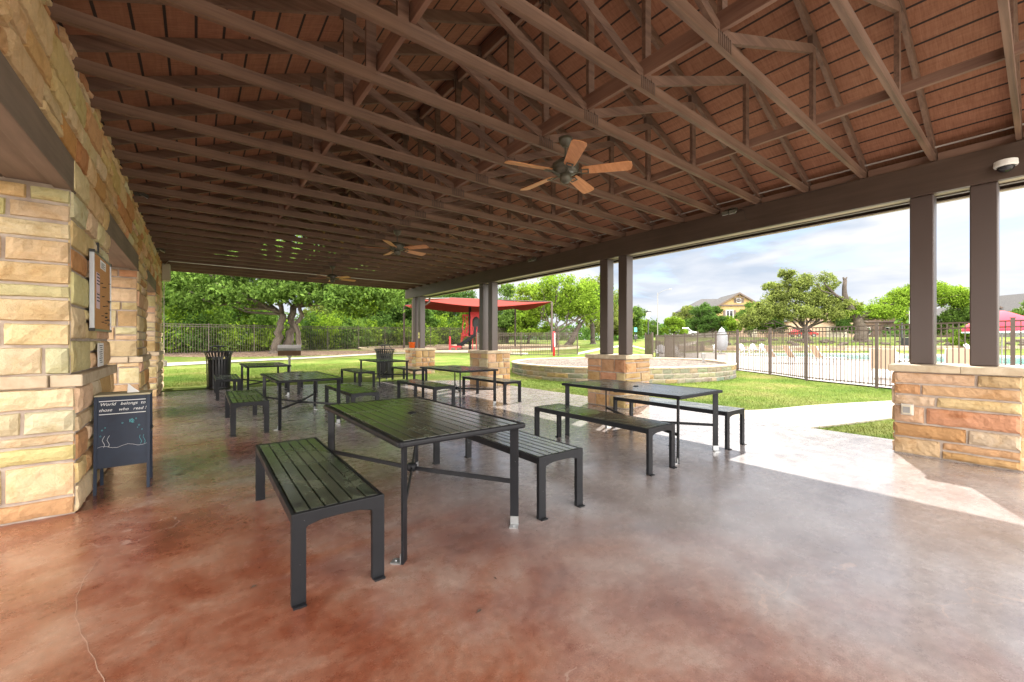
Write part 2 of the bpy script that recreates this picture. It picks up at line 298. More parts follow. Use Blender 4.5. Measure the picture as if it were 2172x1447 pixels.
# ---------------------------------------------------------------- ground, paths, sheets
def seg(a,b,n): return [a+(b-a)*i/n for i in range(n+1)]
def ground():
    radii=[0,3,6,9,12]+[12+i*.8 for i in range(1,70)]+[70,75,82,90,105,130,170,240,340,480]
    nb=300; vs=[(0,0,-.03)]; fs=[]
    for r in radii[1:]:
        for k in range(nb):
            t=2*PI*k/nb; x,y=r*math.sin(t),r*math.cos(t); vs.append((x,y,terr(x,y)))
    for k in range(nb): fs.append((0,1+(k+1)%nb,1+k))
    for i in range(len(radii)-2):
        o=1+i*nb
        for k in range(nb): fs.append((o+k,o+(k+1)%nb,o+nb+(k+1)%nb,o+nb+k))
    mb=MB(); mb.add(vs,fs); return mb.build('ground',M['lawn'],smooth=True)
tag(ground(),kind='structure')
def strip(name,A,B,mat_,off=.02,n=14,k=6,kind='structure',flat=None):
    "sheet between two polylines, following the terrain"
    def samp(P,t):
        P=[Vector((p[0],p[1],0)) for p in P]; f=t*(len(P)-1); i=min(int(f),len(P)-2); return P[i].lerp(P[i+1],f-i)
    vs=[];fs=[]; n=n*(len(A)-1)
    for i in range(n+1):
        a=samp(A,i/n); b=samp(B,i/n)
        for j in range(k+1):
            p=a.lerp(b,j/k); vs.append((p.x,p.y,(flat if flat is not None else terr(p.x,p.y)+off)))
    for i in range(n):
        for j in range(k): q=i*(k+1)+j; fs.append((q,q+1,q+k+2,q+k+1))
    mb=MB(); mb.add(vs,fs); o=mb.build(name,mat_); return tag(o,kind=kind)
# pavilion slab
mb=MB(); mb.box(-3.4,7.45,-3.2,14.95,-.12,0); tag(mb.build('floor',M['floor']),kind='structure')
mb=MB(); mb.box(-24,-3.402,-30,14.95,-.12,-.004); mb.box(-3.4,22,-30,-3.202,-.12,-.004); tag(mb.build('bounce_paving',M['path']),kind='structure')  # unseen pale paving, added to bounce sunlight up into the roof
# path branching to the right, kerbed slab
mb=MB()
Pn=[(7.452,2.2),(8.3,1.95),(9.8,1.55),(12.1,.85),(15,-.6),(19,-3.2)]; Pf=[(7.452,4.25),(8.6,3.4),(10.25,2.9),(12.6,1.95),(15.8,.5),(20,-2.2)]
def smooth_pl(P,n=6):
    P=[Vector((*p,0)) for p in P]; out=[]
    for i in range(len(P)-1):
        p0=P[max(i-1,0)];p1=P[i];p2=P[i+1];p3=P[min(i+2,len(P)-1)]
        for k in range(n):
            t=k/n; out.append(.5*((2*p1)+(p2-p0)*t+(2*p0-5*p1+4*p2-p3)*t*t+(3*p1-p0-3*p2+p3)*t**3))
    out.append(P[-1]); return [(p.x,p.y) for p in out]
A=smooth_pl(Pn);B=smooth_pl(Pf); n=len(A)
vs=[(x,y,-.004) for x,y in A]+[(x,y,-.004) for x,y in B]+[(x,y,-.12) for x,y in A]+[(x,y,-.12) for x,y in B]
fs=[]
for i in range(n-1): fs+=[(i,i+1,n+i+1,n+i),(2*n+i,2*n+i+1,i+1,i),(n+i,n+i+1,3*n+i+1,3*n+i)]
mb.add(vs,fs); tag(mb.build('footpath',M['path'],fix=False),kind='structure')
# lawn walk on the far side + playground walk
W0=[at(180,15.5),at(338,17),at(506,19.8),at(674,23),at(790,26.5),at(905,29),at(1010,29.5),at(1120,27.5)]
W1=[at(180,16.7),at(338,18.3),at(506,21.1),at(674,24.2),at(790,27.7),at(905,30.4),at(1010,31),at(1120,29.2)]
strip('garden_path',[p.xy for p in W0],[p.xy for p in W1],M['path'],.03)
Q0=[at(1225,27),at(1275,33),at(1330,40),at(1400,46),at(1480,55)];Q1=[at(1225,29),at(1268,35.5),at(1325,43),at(1400,49.5),at(1480,59)]
strip('park_path',[p.xy for p in Q0],[p.xy for p in Q1],M['path'],.03)
def blob(name,cx,cy,rx,ry,rot,mat_,off,seed,kind='structure'):
    vs=[(cx,cy,terr(cx,cy)+off)];fs=[];nr,nb=8,48
    for i in range(1,nr+1):
        for k in range(nb):
            t=2*PI*k/nb; w_=1+.12*noise.noise(Vector((math.cos(t)*1.5+seed,math.sin(t)*1.5,0)))
            x=rx*i/nr*w_*math.cos(t);y=ry*i/nr*w_*math.sin(t); X=cx+x*math.cos(rot)-y*math.sin(rot);Y=cy+x*math.sin(rot)+y*math.cos(rot)
            vs.append((X,Y,terr(X,Y)+off*(1 if i<nr else -.5)))
    for k in range(nb): fs.append((0,1+k,1+(k+1)%nb))
    for i in range(nr-1):
        for k in range(nb): o=1+i*nb; fs.append((o+k,o+nb+k,o+nb+(k+1)%nb,o+(k+1)%nb))
    mb=MB(); mb.add(vs,fs); return tag(mb.build(name,mat_,smooth=True),kind=kind)
c=at(610,27); blob('mulch_bed',c.x,c.y,7.5,3.0,-.1,M['mulch'],.035,3)
c=at(1010,36); blob('playground_surface',c.x,c.y,9.5,5.2,-.35,M['mulch'],.05,9)
c=at(420,26); blob('mulch_strip',c.x,c.y,5,1.5,.15,M['mulch'],.03,5)
# pool deck and pool
def poly_sheet(name,pts,z,mat_):
    mb=MB(); mb.add([(p[0],p[1],z) for p in pts],[tuple(range(len(pts)))]); return tag(mb.build(name,mat_),kind='structure')
FP=[(12.6,-3.4),(13.3,-1.6),(14.1,.4),(15.4,2.9),(16.4,4.9),(18.0,6.6),(19.3,8.4),(20.8,10.1),(22.6,12.0),(24.4,13.8),(26.2,15.6),(28.0,17.4),(29.6,19.2)]
poly_sheet('pool_deck',[(12.9,-4.2)]+[(x+.12,y-.1) for x,y in FP]+[(32,22),(36,25),(46,24),(58,12),(60,-14),(30,-20)],.012,M['deckc'])
poly_sheet('pool_water',[(34.5,-8),(34.8,3),(35.5,8),(37.5,12),(40,17),(44,18.5),(49,14),(50.5,4),(49,-8)],.03,M['water'])
mb=MB(); pts=[(34.5,-8),(34.8,3),(35.5,8),(37.5,12),(40,17),(44,18.5),(49,14),(50.5,4),(49,-8),(34.5,-8)]
for a_,b_ in zip(pts,pts[1:]): mb.bar((*a_,.05),(*b_,.05),.35,.08)
tag(mb.build('pool_coping',M['path']),kind='structure')

# ---------------------------------------------------------------- stone walls
CREAM=[(.59,.47,.28),(.56,.44,.255),(.61,.50,.32),(.53,.41,.23),(.57,.44,.265),(.55,.43,.27),(.60,.48,.30),(.58,.45,.24),(.46,.29,.14)]
UP2=[(.68,.54,.32),(.66,.50,.29),(.69,.56,.36),(.65,.46,.25),(.52,.29,.12),(.67,.53,.33)]  # room-facing sides: same stone, warm light put into the palette
PINK=[(.47,.30,.165),(.44,.255,.125),(.51,.37,.22),(.43,.26,.13),(.49,.34,.195),(.38,.21,.095),(.52,.39,.25),(.45,.285,.15)]
GREY=[(.19,.18,.12),(.22,.20,.13),(.16,.16,.115),(.24,.205,.125),(.26,.19,.09),(.15,.155,.125)]
def stone_face(mb,o,u,n,W,Ht,pal,res=.05,ch=(.14,.18,.22,.27),wr=(.28,.66),bulge=.024,seed=0,split=True,mortar=True):
    "ashlar of rough stones on the rectangle o + u*[0,W] + z*[0,Ht], facing n"
    r=random.Random(seed); o=Vector(o);u=Vector(u);n=Vector(n);up=Vector((0,0,1)); z=0
    rects=[]
    while z<Ht-.02:
        h=r.choice(ch)
        if Ht-z-h<.07: h=Ht-z
        x=0
        while x<W-.01:
            w_=r.uniform(*wr)*(1.25 if h>.18 else 1)
            if W-x-w_<.12: w_=W-x
            if split and h>.18 and r.random()<.16:
                k=r.choice((.4,.5,.6)); rects.append((x,z,w_,h*k)); rects.append((x,z+h*k,w_,h*(1-k)))
            else: rects.append((x,z,w_,h))
            x+=w_
        z+=h
    for (x,z,w_,h) in rects:
        g=.0075; x0,x1,z0,z1=x+(g if x>0 else -.0),x+w_-(g if x+w_<W-.001 else 0),z+g,z+h-g
        if x1-x0<.02 or z1-z0<.02: continue
        nx=max(3,int((x1-x0)/res)); nz_=max(3,int((z1-z0)/res)); col=r.choice(pal); col=tuple(min(1,c*r.uniform(.88,1.1)) for c in col)
        sd=r.random()*100; bl=bulge*r.uniform(.6,1.3); vs=[];fs=[]
        jit=lambda a,b: noise.noise(Vector((a*9+sd,b*9,sd)))
        us=[0,.006/(x1-x0)*1.6]+[i/nx for i in range(1,nx)]+[1-.006/(x1-x0)*1.6,1]; ws=[0,.006/(z1-z0)*1.6]+[i/nz_ for i in range(1,nz_)]+[1-.006/(z1-z0)*1.6,1]
        for b in ws:
            for a in us:
                X=x0+(x1-x0)*a; Z=z0+(z1-z0)*b; e=min(min(a,1-a)*(x1-x0),min(b,1-b)*(z1-z0))
                dsp=-.012 if e<=1e-6 else bl*(1-math.exp(-e/.02))+.35*bl+.012*jit(X,Z)+.006*noise.noise(Vector((X*31,Z*31,sd)))
                ej=.006*jit(X+3,Z-2) if e<.02 else 0
                p=o+u*(X+ej)+up*(Z+ej)+n*dsp; vs.append(p)
        m_=len(us)
        for j in range(len(ws)-1):
            for i in range(m_-1): q=j*m_+i; fs.append((q,q+1,q+m_+1,q+m_))
        mb.add(vs,fs,0,col)
    if mortar: 
        p=[o,o+u*W,o+u*W+up*Ht,o+up*Ht]; p=[q-n*.004 for q in p]; mb.add(p,[(0,1,2,3)],1)
def orient(mb):  return mb
pav=thing('pavilion','open timber truss pavilion roof on stone piers over the picnic tables','pavilion')
WX=-.77; WB=-1.95
# left wall: piers, and the masonry over the openings
PIERS=[(-.2,1.75),(4.6,6.25),(9.15,10.65),(12.95,15.0)]
mb=MB(); LOW=.98; TOPZ=3.5
for i,(y0,y1) in enumerate(PIERS):
    rz=.045 if i<2 else .08
    if i>0:
        for (za,zb,prot) in ((0,LOW,.03),(1.07,2.5,0)):
            stone_face(mb,(WX+prot,y0-prot,za),(0,1,0),(1,0,0),y1-y0+2*prot,zb-za,UP2,rz,seed=10*i+int(zb*7))
            stone_face(mb,(WB,y0-prot,za),(1,0,0),(0,-1,0),WX+prot-WB,zb-za,CREAM,rz,wr=(.2,.5),seed=10*i+3+int(zb*7))
            stone_face(mb,(WB,y1+prot,za),(1,0,0),(0,1,0),WX+prot-WB,zb-za,CREAM,.12,seed=10*i+5+int(zb*7))
    mb.box(WB+.02,WX-.01,y0+.01,y1-.01,0,3.5,1)
UP=[(.68,.49,.27),(.66,.46,.24),(.69,.52,.31),(.62,.39,.18),(.52,.26,.10),(.66,.47,.25)]  # upper wall stone, its warm lighting painted in as orange
for i,(ya,yb) in enumerate([(-.2,3.2),(3.2,6.4),(6.4,10.7),(10.7,15.0)]):
    z0=2.76
    stone_face(mb,(WX,ya,z0),(0,1,0),(1,0,0),yb-ya,TOPZ-z0,UP,.05 if ya<7 else .08,seed=70+i)
# zone over piers beside the lintels
for (y0,y1) in PIERS[1:]: stone_face(mb,(WX,y0+.03,2.5),(0,1,0),(1,0,0),y1-y0-.06,.26,UP,.06,seed=int(y0*9))
stone_face(mb,(WB,15.0,2.5),(1,0,0),(0,1,0),WX-WB,1.0,CREAM,.12,seed=99)
mb.box(WB+.02,WX-.012,-.2,14.99,2.78,3.49,1)
# uneven top stones between the trusses
for k in range(26):
    y=-.9+.638*k
    for q in range(2):
        ya=y+.09+q*.24; h=rnd.uniform(.05,.13); stone_face(mb,(WX,ya,3.5),(0,1,0),(1,0,0),.2,h,UP,.06,ch=(h,),wr=(.2,.3),seed=200+k*2+q,split=False,mortar=False); mb.box(WX-.15,WX-.005,ya,ya+.2,3.5,3.49+h,1)
wall=mb.build('stone_wall',[M['stone'],M['mortar']],pav)
# stone ledge round the piers, and lintels
for i,(y0,y1) in enumerate(PIERS[1:]):
    mb=MB(); y=y0-.06
    while y<y1+.05:
        w_=min(rnd.uniform(.5,.8),y1+.06-y); mb.box(WX-.1,WX+.075,y+.002,y+w_-.002,LOW,1.07); y+=w_
    x=WB
    while x<WX-.12:
        w_=min(.6,WX-.102-x); mb.box(x,x+w_-.004,y0-.075,y0+.05,LOW,1.07); x+=w_
    mb.build('stone_ledge',M['cap'],pav,bevel=.008)
for (ya,yb) in ((1.75,4.6),(6.25,9.15),(10.65,12.95)):
    mb=MB(); mb.box(WX-.09,WX+.012,ya-.12,yb+.12,2.5,2.757); 
    for k in range(4): mb.box(WB+.05+k*.265,WB+.31+k*.265,ya-.02,yb+.02,2.52,2.6)
    mb.box(WB-.0,WB+.045,ya-.1,yb+.1,2.5,2.757)
    mb.build('lintel',M['timber'],pav,bevel=.006)
# right piers
for i,y0 in enumerate([.13,4.98,9.74,14.62]):
    y1=y0+.96; x0,x1=6.64,7.43; ps=MB(); hz=.97; res=.035 if i==0 else .06; ch=(.13,.17,.2,.24)
    wr=(.3,.75) if i==0 else (.16,.4)
    stone_face(ps,(x0,y0,0),(0,1,0),(-1,0,0),y1-y0,hz,PINK,res,ch,wr,seed=300+i)
    stone_face(ps,(x0,y0,0),(1,0,0),(0,-1,0),x1-x0,hz,PINK,res,ch,wr,seed=310+i)
    stone_face(ps,(x0,y1,0),(1,0,0),(0,1,0),x1-x0,hz,PINK,.1,ch,wr,seed=320+i)
    stone_face(ps,(x1,y0,0),(0,1,0),(1,0,0),y1-y0,hz,PINK,.1,ch,wr,seed=330+i)
    ps.box(x0+.01,x1-.01,y0+.01,y1-.01,0,.975,1)
    p=ps.build('stone_pier',[M['stone'],M['mortar']],pav)
    mb=MB(); xs=(x0-.05,(x0+x1)/2,x1+.05); ys=(y0-.05,(y0+y1)/2-.06,y1+.05)
    for a in range(2):
        for b in range(2): mb.box(xs[a]+.001,xs[a+1]-.001,ys[b]+.001,ys[b+1]-.001,.972,1.05)
    mb.build('cap_stone',M['cap'],p,bevel=.007)
    for yc in (y0+.27,y0+.76):
        mb=MB(); mb.box(6.9,7.11,yc-.105,yc+.105,1.05,3.07); mb.build('column',M['column'],p,bevel=.012)
# beam (two plies), blocking, trim
mb=MB(); mb.box(6.86,6.93,-4.2,16.15,3.07,3.44); mb.box(7.09,7.16,-4.2,16.15,3.07,3.44); mb.build('beam',M['beam'],pav,bevel=.004)
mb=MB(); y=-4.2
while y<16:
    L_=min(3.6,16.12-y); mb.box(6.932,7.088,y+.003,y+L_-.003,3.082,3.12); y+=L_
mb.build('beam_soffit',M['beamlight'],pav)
# trusses
RX=3.05; ZP=5.15; SL=.4167; ZC=3.45
zr=lambda x: ZP-SL*abs(x-RX)
def make_truss():
    t=MB(); w_=.04
    t.box(-1.15,7.2,-w_/2,w_/2,ZC,ZC+.095)
    for sgn in (-1,1):
        xe=RX+sgn*4.68
        P=[(RX,0,ZP+.03),(xe,0,zr(xe)+.03),(xe,0,zr(xe)+.14),(RX,0,ZP+.15)]
        t.prism([(x,-w_/2,z) for x,_,z in P],(0,w_,0))
        xq=RX+sgn*1.92
        t.box(xq-.04,xq+.04,-w_/2+.002,w_/2-.002,ZC+.095,zr(xq)+.01)
        t.bar((RX+sgn*.05,0,ZC+.12),(xq-sgn*.02,0,zr(xq)-.05),w_-.006,.08,up=(0,0,1))
        # nail plates
        for (px_,pz_,a,b) in ((xq,zr(xq)+.03,.07,.05),):
            t.box(px_-a,px_+a,-w_/2-.002,w_/2+.002,pz_-b,pz_+b,1)
    t.box(RX-.04,RX+.04,-w_/2+.002,w_/2-.002,ZC+.095,ZP)
    for k in range(7): t.box(RX-.105+k*.03,RX-.087+k*.03,-w_/2-.003,w_/2+.003,ZC+.005,ZC+.11,1)
    for k in range(5): t.box(RX-.075+k*.03,RX-.057+k*.03,-w_/2-.003,w_/2+.003,ZP-.12,ZP+.08,1)
    return t
YT=[1.43+.638*k for k in range(-5,24)]
tr=make_truss().build('truss',[M['truss'],M['trusspl']],pav); tr.location=(0,YT[0],0)
for y in YT[1:]:
    c_=tr.copy(); C.objects.link(c_); c_.parent=pav; c_.location=(rnd.uniform(-.004,.004),y+rnd.uniform(-.006,.006),rnd.uniform(-.004,.004))
# boards running along the building
def strong(x,w_,z0,h,name='strongback'):
    b=MB(); y=YT[0]-.3
    while y<16.3:
        L_=min(4.8,16.3-y); b.box(x-w_/2,x+w_/2,y+.003,y+L_-.003,z0,z0+h); y+=L_
    b.build(name,M['strong'],pav,bevel=.003)
strong(1.2,.04,ZC+.097,.15); strong(3.0,.04,ZC+.112,.14); strong(5.03,.04,ZC+.097,.09)
# ridge board and hip of dark blocking
b=MB()
for i in range(len(YT)-1): b.box(RX-.02,RX+.02,YT[i]+.03,YT[i+1]-.03,ZP-.02,ZP+.135)
b.build('ridge_board',M['strong'],pav)
# blocking and trim over the beam
b=MB(); b2=MB()
for i in range(len(YT)-1): b.box(6.98,7.02,YT[i]+.028,YT[i+1]-.028,ZC+.0,zr(7.0)+.06); 
b2.box(6.88,6.90,-3.8,16.1,3.60,3.615)
b.build('blocking',M['strong'],pav); b2.build('trim_rail',M['conduit'],pav)
# deck slopes and fascia
for sgn in (-1,1):
    d_=MB(); xe=RX+sgn*4.70
    P=[(RX,ZP+.153),(xe,zr(xe)+.143),(xe,zr(xe)+.168),(RX,ZP+.18)]
    d_.prism([(x,YT[0]-.35,z) for x,z in P],(0,YT[-1]-YT[0]+.62,0)); d_.build('roof_deck',M['deck'],pav)
    d_=MB(); P=[(RX,ZP+.182),(xe+sgn*.04,zr(xe)+.165),(xe+sgn*.04,zr(xe)+.19),(RX,ZP+.215)]
    d_.prism([(x,YT[0]-.4,z) for x,z in P],(0,YT[-1]-YT[0]+.72,0)); d_.build('shingle_roof',M['shingle'],pav)
    d_=MB(); xa=xe+sgn*.002; d_.box(min(xa,xa+sgn*.03),max(xa,xa+sgn*.03),YT[0]-.38,YT[-1]+.3,zr(xe)-.03,zr(xe)+.155); 
    # gutter
    d_.box(min(xa+sgn*.032,xa+sgn*.15),max(xa+sgn*.032,xa+sgn*.15),YT[0]-.38,YT[-1]+.32,zr(xe)+.02,zr(xe)+.13)
    d_.build('fascia',M['beam'],pav)
    d_=MB()
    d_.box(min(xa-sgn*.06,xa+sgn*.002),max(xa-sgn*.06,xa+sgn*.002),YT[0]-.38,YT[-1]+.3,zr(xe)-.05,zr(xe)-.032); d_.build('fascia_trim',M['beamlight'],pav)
    d_=MB(); xi=RX+sgn*4.13; P=[(xi,zr(xi)-.004),(xe-sgn*.065,zr(xe-sgn*.065)-.004),(xe-sgn*.065,zr(xe-sgn*.065)-.016),(xi,zr(xi)-.016)]
    d_.prism([(x,YT[0]-.3,z) for x,z in P],(0,YT[-1]-YT[0]+.5,0)); d_.build('eave_soffit',M['beam'],pav)
# downspout at the far corner
b=MB(); b.tube([(7.85,15.9,3.2),(7.84,15.9,3.0),(7.65,15.85,2.88),(7.5,15.8,2.8),(7.5,15.8,2.3),(7.5,15.8,.1)],.045,8); b.build('downspout',M['beam'],pav)
# conduit under the trusses near the far end
b=MB(); b.tube([(WX+.05,14.95,3.02+.45),(WX+.06,14.75,3.40),(WX+.2,14.1,3.44),(6.8,14.1,3.44)],.011,6); b.build('conduit',M['conduit'],pav); b=MB(); b.tube([(WX+.06,15.05,3.0),(WX+.05,15.02,.75)],.012,6)
b.build('conduit',M['conduit'],pav)

# ---------------------------------------------------------------- picnic tables and benches
def make_table():
    t=thing('picnic_table','','table',group='picnic tables under the pavilion')
    W,Ln,Ht=.92,1.76,.74
    f=MB(); e=.045
    for (a,b_) in (((-W/2,0),(W/2,0)),((-W/2,Ln),(W/2,Ln)),((-W/2,0),(-W/2,Ln)),((W/2,0),(W/2,Ln))):
        f.bar((a[0],a[1],Ht-.02),(b_[0],b_[1],Ht-.02),.042,.036)
    for (x,y) in ((-W/2,0),(W/2,0),(-W/2,Ln),(W/2,Ln)): f.lathe([(.021,-.018),(.021,.018)],(x,y,Ht-.02),12)
    f.box(-W/2+.02,W/2-.02,Ln/2-.03,Ln/2+.03,Ht-.05,Ht-.025)
    fr=f.build('frame',M['metal'],t,bevel=.012)
    f=MB(); f.box(-W/2+.02,W/2-.02,.02,Ln-.02,Ht-.03,Ht-.024); f.build('gap_backing',M['black'],t)  # dark sheet added below the slats so the gaps look shaded
    s=MB(); n=11; wd=(W-.05)/n
    for k in range(n):
        x=-W/2+.025+k*wd
        if k==n//2:
            s.box(x+.003,x+wd-.003,.022,Ln/2-.03,Ht-.022,Ht-.003); s.box(x+.003,x+wd-.003,Ln/2+.03,Ln-.022,Ht-.022,Ht-.003)
            s.box(x+.003,x+.012,Ln/2-.03,Ln/2+.03,Ht-.022,Ht-.003); s.box(x+wd-.012,x+wd-.003,Ln/2-.03,Ln/2+.03,Ht-.022,Ht-.003)
        else: s.box(x+.006,x+wd-.006,.022,Ln-.022,Ht-.022,Ht-.003)
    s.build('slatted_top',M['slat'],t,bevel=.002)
    q=MB(); q.lathe([(.034,-.004),(.036,.0),(.033,.004),(.022,.004),(.022,-.004)],(0,Ln/2,Ht),20); q.build('umbrella_ring',M['metal'],t,smooth=True)
    ctr=Vector((0,Ln/2,.29))
    for sx in (-1,1):
        for ly in (0,1):
            x=sx*(W/2-.04); y=.045 if ly==0 else Ln-.045; dx,dy=(0-x),(Ln/2-y); a_=math.atan2(1 if ly==0 else -1,-sx)
            l=MB(); d=Vector((math.cos(a_),math.sin(a_),0))*.031; nn_=Vector((-d.y,d.x,0)).normalized()*.008
            p=Vector((x,y,0)); l.prism([p-d-nn_,p+d-nn_,p+d+nn_,p-d+nn_],(0,0,Ht-.035)); lo=l.build('leg',M['metal'],t,bevel=.003)
            l=MB(); l.prism([p-d*1.02+nn_*1.05,p+d*.9+nn_*1.05,p+d*.9+nn_*1.7,p-d*1.02+nn_*1.7],(0,0,.062))
            u_=nn_.normalized(); l.prism([p-d*1.02+nn_,p+d*.9+nn_,p+d*.9+u_*.075,p-d*1.02+u_*.075],(0,0,.007)); l.lathe([(.008,0),(.008,.008)],tuple(p+u_*.05+Vector((0,0,.007))),8)
            l.build('foot_bracket',M['galv'],lo)
            br=MB(); br.bar(p+Vector((0,0,.31)),ctr+(p-ctr).normalized()*.02,.012,.032); br.build('brace',M['metal'],t)
    h=MB(); h.lathe([(.03,-.03),(.042,-.02),(.042,.02),(.03,.03)],tuple(ctr),14); h.build('brace_hub',M['metal'],t,smooth=True)
    return t
def make_bench():
    t=thing('bench','','bench',group='slatted benches at the picnic tables')
    W,Ln,Ht=.47,1.74,.462
    for y in (0,Ln-.032):
        e=MB(); lw=.068; P=[(-W/2,0),(-W/2+lw,0),(-W/2+lw,Ht-.085)]
        for k in range(5): a_=PI/2*(k+1)/5; P.append((-W/2+lw+.016*(1-math.cos(a_)),Ht-.085+.016*math.sin(a_)))
        P+= [(-.1,Ht-.056),(0,Ht-.053),(.1,Ht-.056)]
        for k in range(5): a_=PI/2*(1-(k+1)/5); P.append((W/2-lw-.016*(1-math.cos(a_)),Ht-.085+.016*math.sin(a_)))
        P+= [(W/2-lw,0),(W/2,0),(W/2,Ht),(-W/2,Ht)]
        e.prism([(x,y,z) for x,z in P],(0,.032,0)); o=e.build('end_frame',M['metal'],t,bevel=.003)
        for x in (-W/2,W/2-lw): f=MB(); f.box(x+.004,x+lw-.004,y+(-.028 if y==0 else .034),y+(-.001 if y==0 else .062),0,.009); f.build('foot_tab',M['metal'],o)
    for x in (-W/2+.001,W/2-.019):
        r_=MB(); r_.box(x,x+.018,.033,Ln-.033,Ht-.052,Ht-.002); r_.build('side_rail',M['metal'],t,bevel=.002)
    s=MB(); n=6; wd=(W-.044)/n
    for k in range(n): x=-W/2+.022+k*wd; s.box(x+.005,x+wd-.005,.034,Ln-.034,Ht-.02,Ht-.001)
    f=MB(); f.box(-W/2+.02,W/2-.02,.033,Ln-.033,Ht-.034,Ht-.028); f.build('gap_backing',M['black'],t)  # added dark sheet, darkens the gaps between seat slats
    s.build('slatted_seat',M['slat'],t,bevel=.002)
    return t
TB=make_table(); BN=make_bench()
sets=[(1.41,2.30,'front'),(1.41,6.93,'mid'),(1.38,11.3,'far'),(4.57,2.38,'rf'),(4.57,7.02,'rm'),(4.65,11.75,'rfar')]
tl={'front':'large dark slatted metal table nearest the camera, in the foreground','mid':'dark slatted metal table directly behind the foreground table, on the wall side','far':'small looking dark table at the far end beside the left trash can','rf':'long dark metal table in front of the second stone pier, half in sun','rm':'dark metal table in front of the third stone pier','rfar':'dark metal table farthest away on the right, before the right trash can'}
bl={'front':('green reflecting slatted bench nearest the camera, lower centre of the picture','slatted bench on the right side of the foreground table'),
'mid':('short looking green topped bench between the foreground bench and the left trash can','green topped bench on the right side of the middle wall-side table'),
'far':('bench standing directly in front of the left black trash can','bench on the right of the far table near the grill, mostly hidden by tables'),
'rf':('long bench on the near side of the half-sunlit table','bench on the sunny side of the half-sunlit table, by the second stone pier'),
'rm':('bench left of the table before the third stone pier','bench right of that third-pier table, its legs in the sun'),
'rfar':('bench left of the farthest right table, near the right trash can','bench right of the farthest table, in front of the fourth stone pier')}
for i,(x,y,k) in enumerate(sets):
    t=TB if i==0 else dup(TB); t.location=(x,y,0); t['label']=tl[k]; t.rotation_euler=(0,0,rnd.uniform(-.006,.006))
    for q,dx in enumerate((-.80,.84)):
        first=(i==0 and q==0); b=BN if first else dup(BN)
        if k=='rf': dx=(-.80,.80)[q]
        b.location=(x+dx,y-.02+rnd.uniform(-.03,.03)*(i>0),0); b['label']=bl[k][q]; b.rotation_euler=(0,0,rnd.uniform(-.012,.012))

# ---------------------------------------------------------------- ceiling fans
def make_fan():
    t=thing('ceiling_fan','','ceiling fan',group='ceiling fans under the trusses')
    b=MB(); b.lathe([(.02,-.01),(.035,-.005),(.07,.05),(.075,.08)],(0,0,0),20); b.build('canopy',M['bronze'],t,smooth=True)
    b=MB(); b.lathe([(.012,-.15),(.012,.0)],(0,0,0),10); b.build('rod',M['bronze'],t)
    b=MB(); b.lathe([(.03,-.145),(.09,-.16),(.135,-.19),(.14,-.235),(.125,-.25),(.135,-.262),(.10,-.29),(.06,-.30)],(0,0,0),28); b.build('motor_housing',M['bronze'],t,smooth=True)
    b=MB(); b.lathe([(.06,-.30),(.062,-.335),(.058,-.36),(.035,-.385),(.004,-.392)],(0,0,0),22); h=b.build('switch_cup',M['bronze'],t,smooth=True)
    b=MB(); b.tube([(.045,.0,-.37),(.045,.0,-.55)],.0018,5); b.lathe([(.003,-.57),(.008,-.56),(.003,-.545)],(.045,0,0),8); b.build('pull_chain',M['bronze'],h)
    for k in range(5):
        a=2*PI*k/5; b=MB(); P=[(.17,-.045),(.2,-.058),(.45,-.068),(.63,-.074),(.665,-.06),(.675,0),(.665,.06),(.63,.074),(.45,.068),(.2,.058),(.17,.045)]
        th=R(-13); Rz=Matrix.Rotation(a,3,'Z'); Rx_=Matrix.Rotation(th,3,'X')
        pts=[Rz@(Rx_@Vector((x,y,0)))+Vector((0,0,-.275)) for x,y in P]; b.prism(pts,(0,0,.006)); bl_=b.build('blade',M['blade_w'],t)
        b=MB(); v0=lambda x,y,z=0: Rz@(Rx_@Vector((x,y,z)))+Vector((0,0,-.282))
        b.bar(v0(.06,0,-.015),v0(.17,0,-.004),.018,.008); b.bar(v0(.16,-.03,-.004),v0(.235,-.03,-.004),.013,.007); b.bar(v0(.16,.03,-.004),v0(.235,.03,-.004),.013,.007); b.bar(v0(.165,-.036,-.004),v0(.165,.036,-.004),.013,.007); b.bar(v0(.235,-.036,-.004),v0(.235,.036,-.004),.013,.007); b.build('blade_iron',M['bronze'],bl_)
    return t
fn=make_fan(); fz=3.375
fans=[((3.07,3.06),R(20),'ceiling fan nearest the camera with five orange wood blades'),((3.07,7.6),R(15),'second ceiling fan from the camera, halfway down the roof'),((3.06,12.3),R(8),'farthest ceiling fan, seen just above the trees at the open end')]
for i,((x,y),a,l) in enumerate(fans):
    o=fn if i==0 else dup(fn); o.location=(x,y,fz); o.rotation_euler=(0,0,a); o['label']=l
# ---------------------------------------------------------------- lights, camera, boxes
def flood(loc,rz,label):
    t=thing('flood_light',label,'light',loc,rz,'flood lights under the roof edge')
    b=MB(); b.box(-.03,.03,-.05,.05,-.05,.05); b.build('mounting_box',M['bronze'],t,bevel=.004)
    for s in (-1,1):
        b=MB(); b.prism([(.03,s*.055-.045,-.02),(.03,s*.055+.045,-.02),(.13,s*.055+.048,-.075),(.13,s*.055-.048,-.075)],(0.01,0,.05)); h=b.build('lamp_head',M['bronze'],t,bevel=.004)
        b=MB(); b.prism([(.045,s*.055-.04,-.03),(.045,s*.055+.04,-.03),(.13,s*.055+.042,-.078),(.13,s*.055-.042,-.078)],(-.002,0,-.004)); b.build('lens',M['lens'],h)
    return t
flood((WX+.05,8.5,3.60),0,'flood light high on the left stone wall, nearer one')
flood((WX+.05,12.7,3.50),0,'flood light high on the left stone wall, farther one')
flood((6.82,3.05,3.42),PI,'flood light on the beam with a dangling wire, right of the near fan')
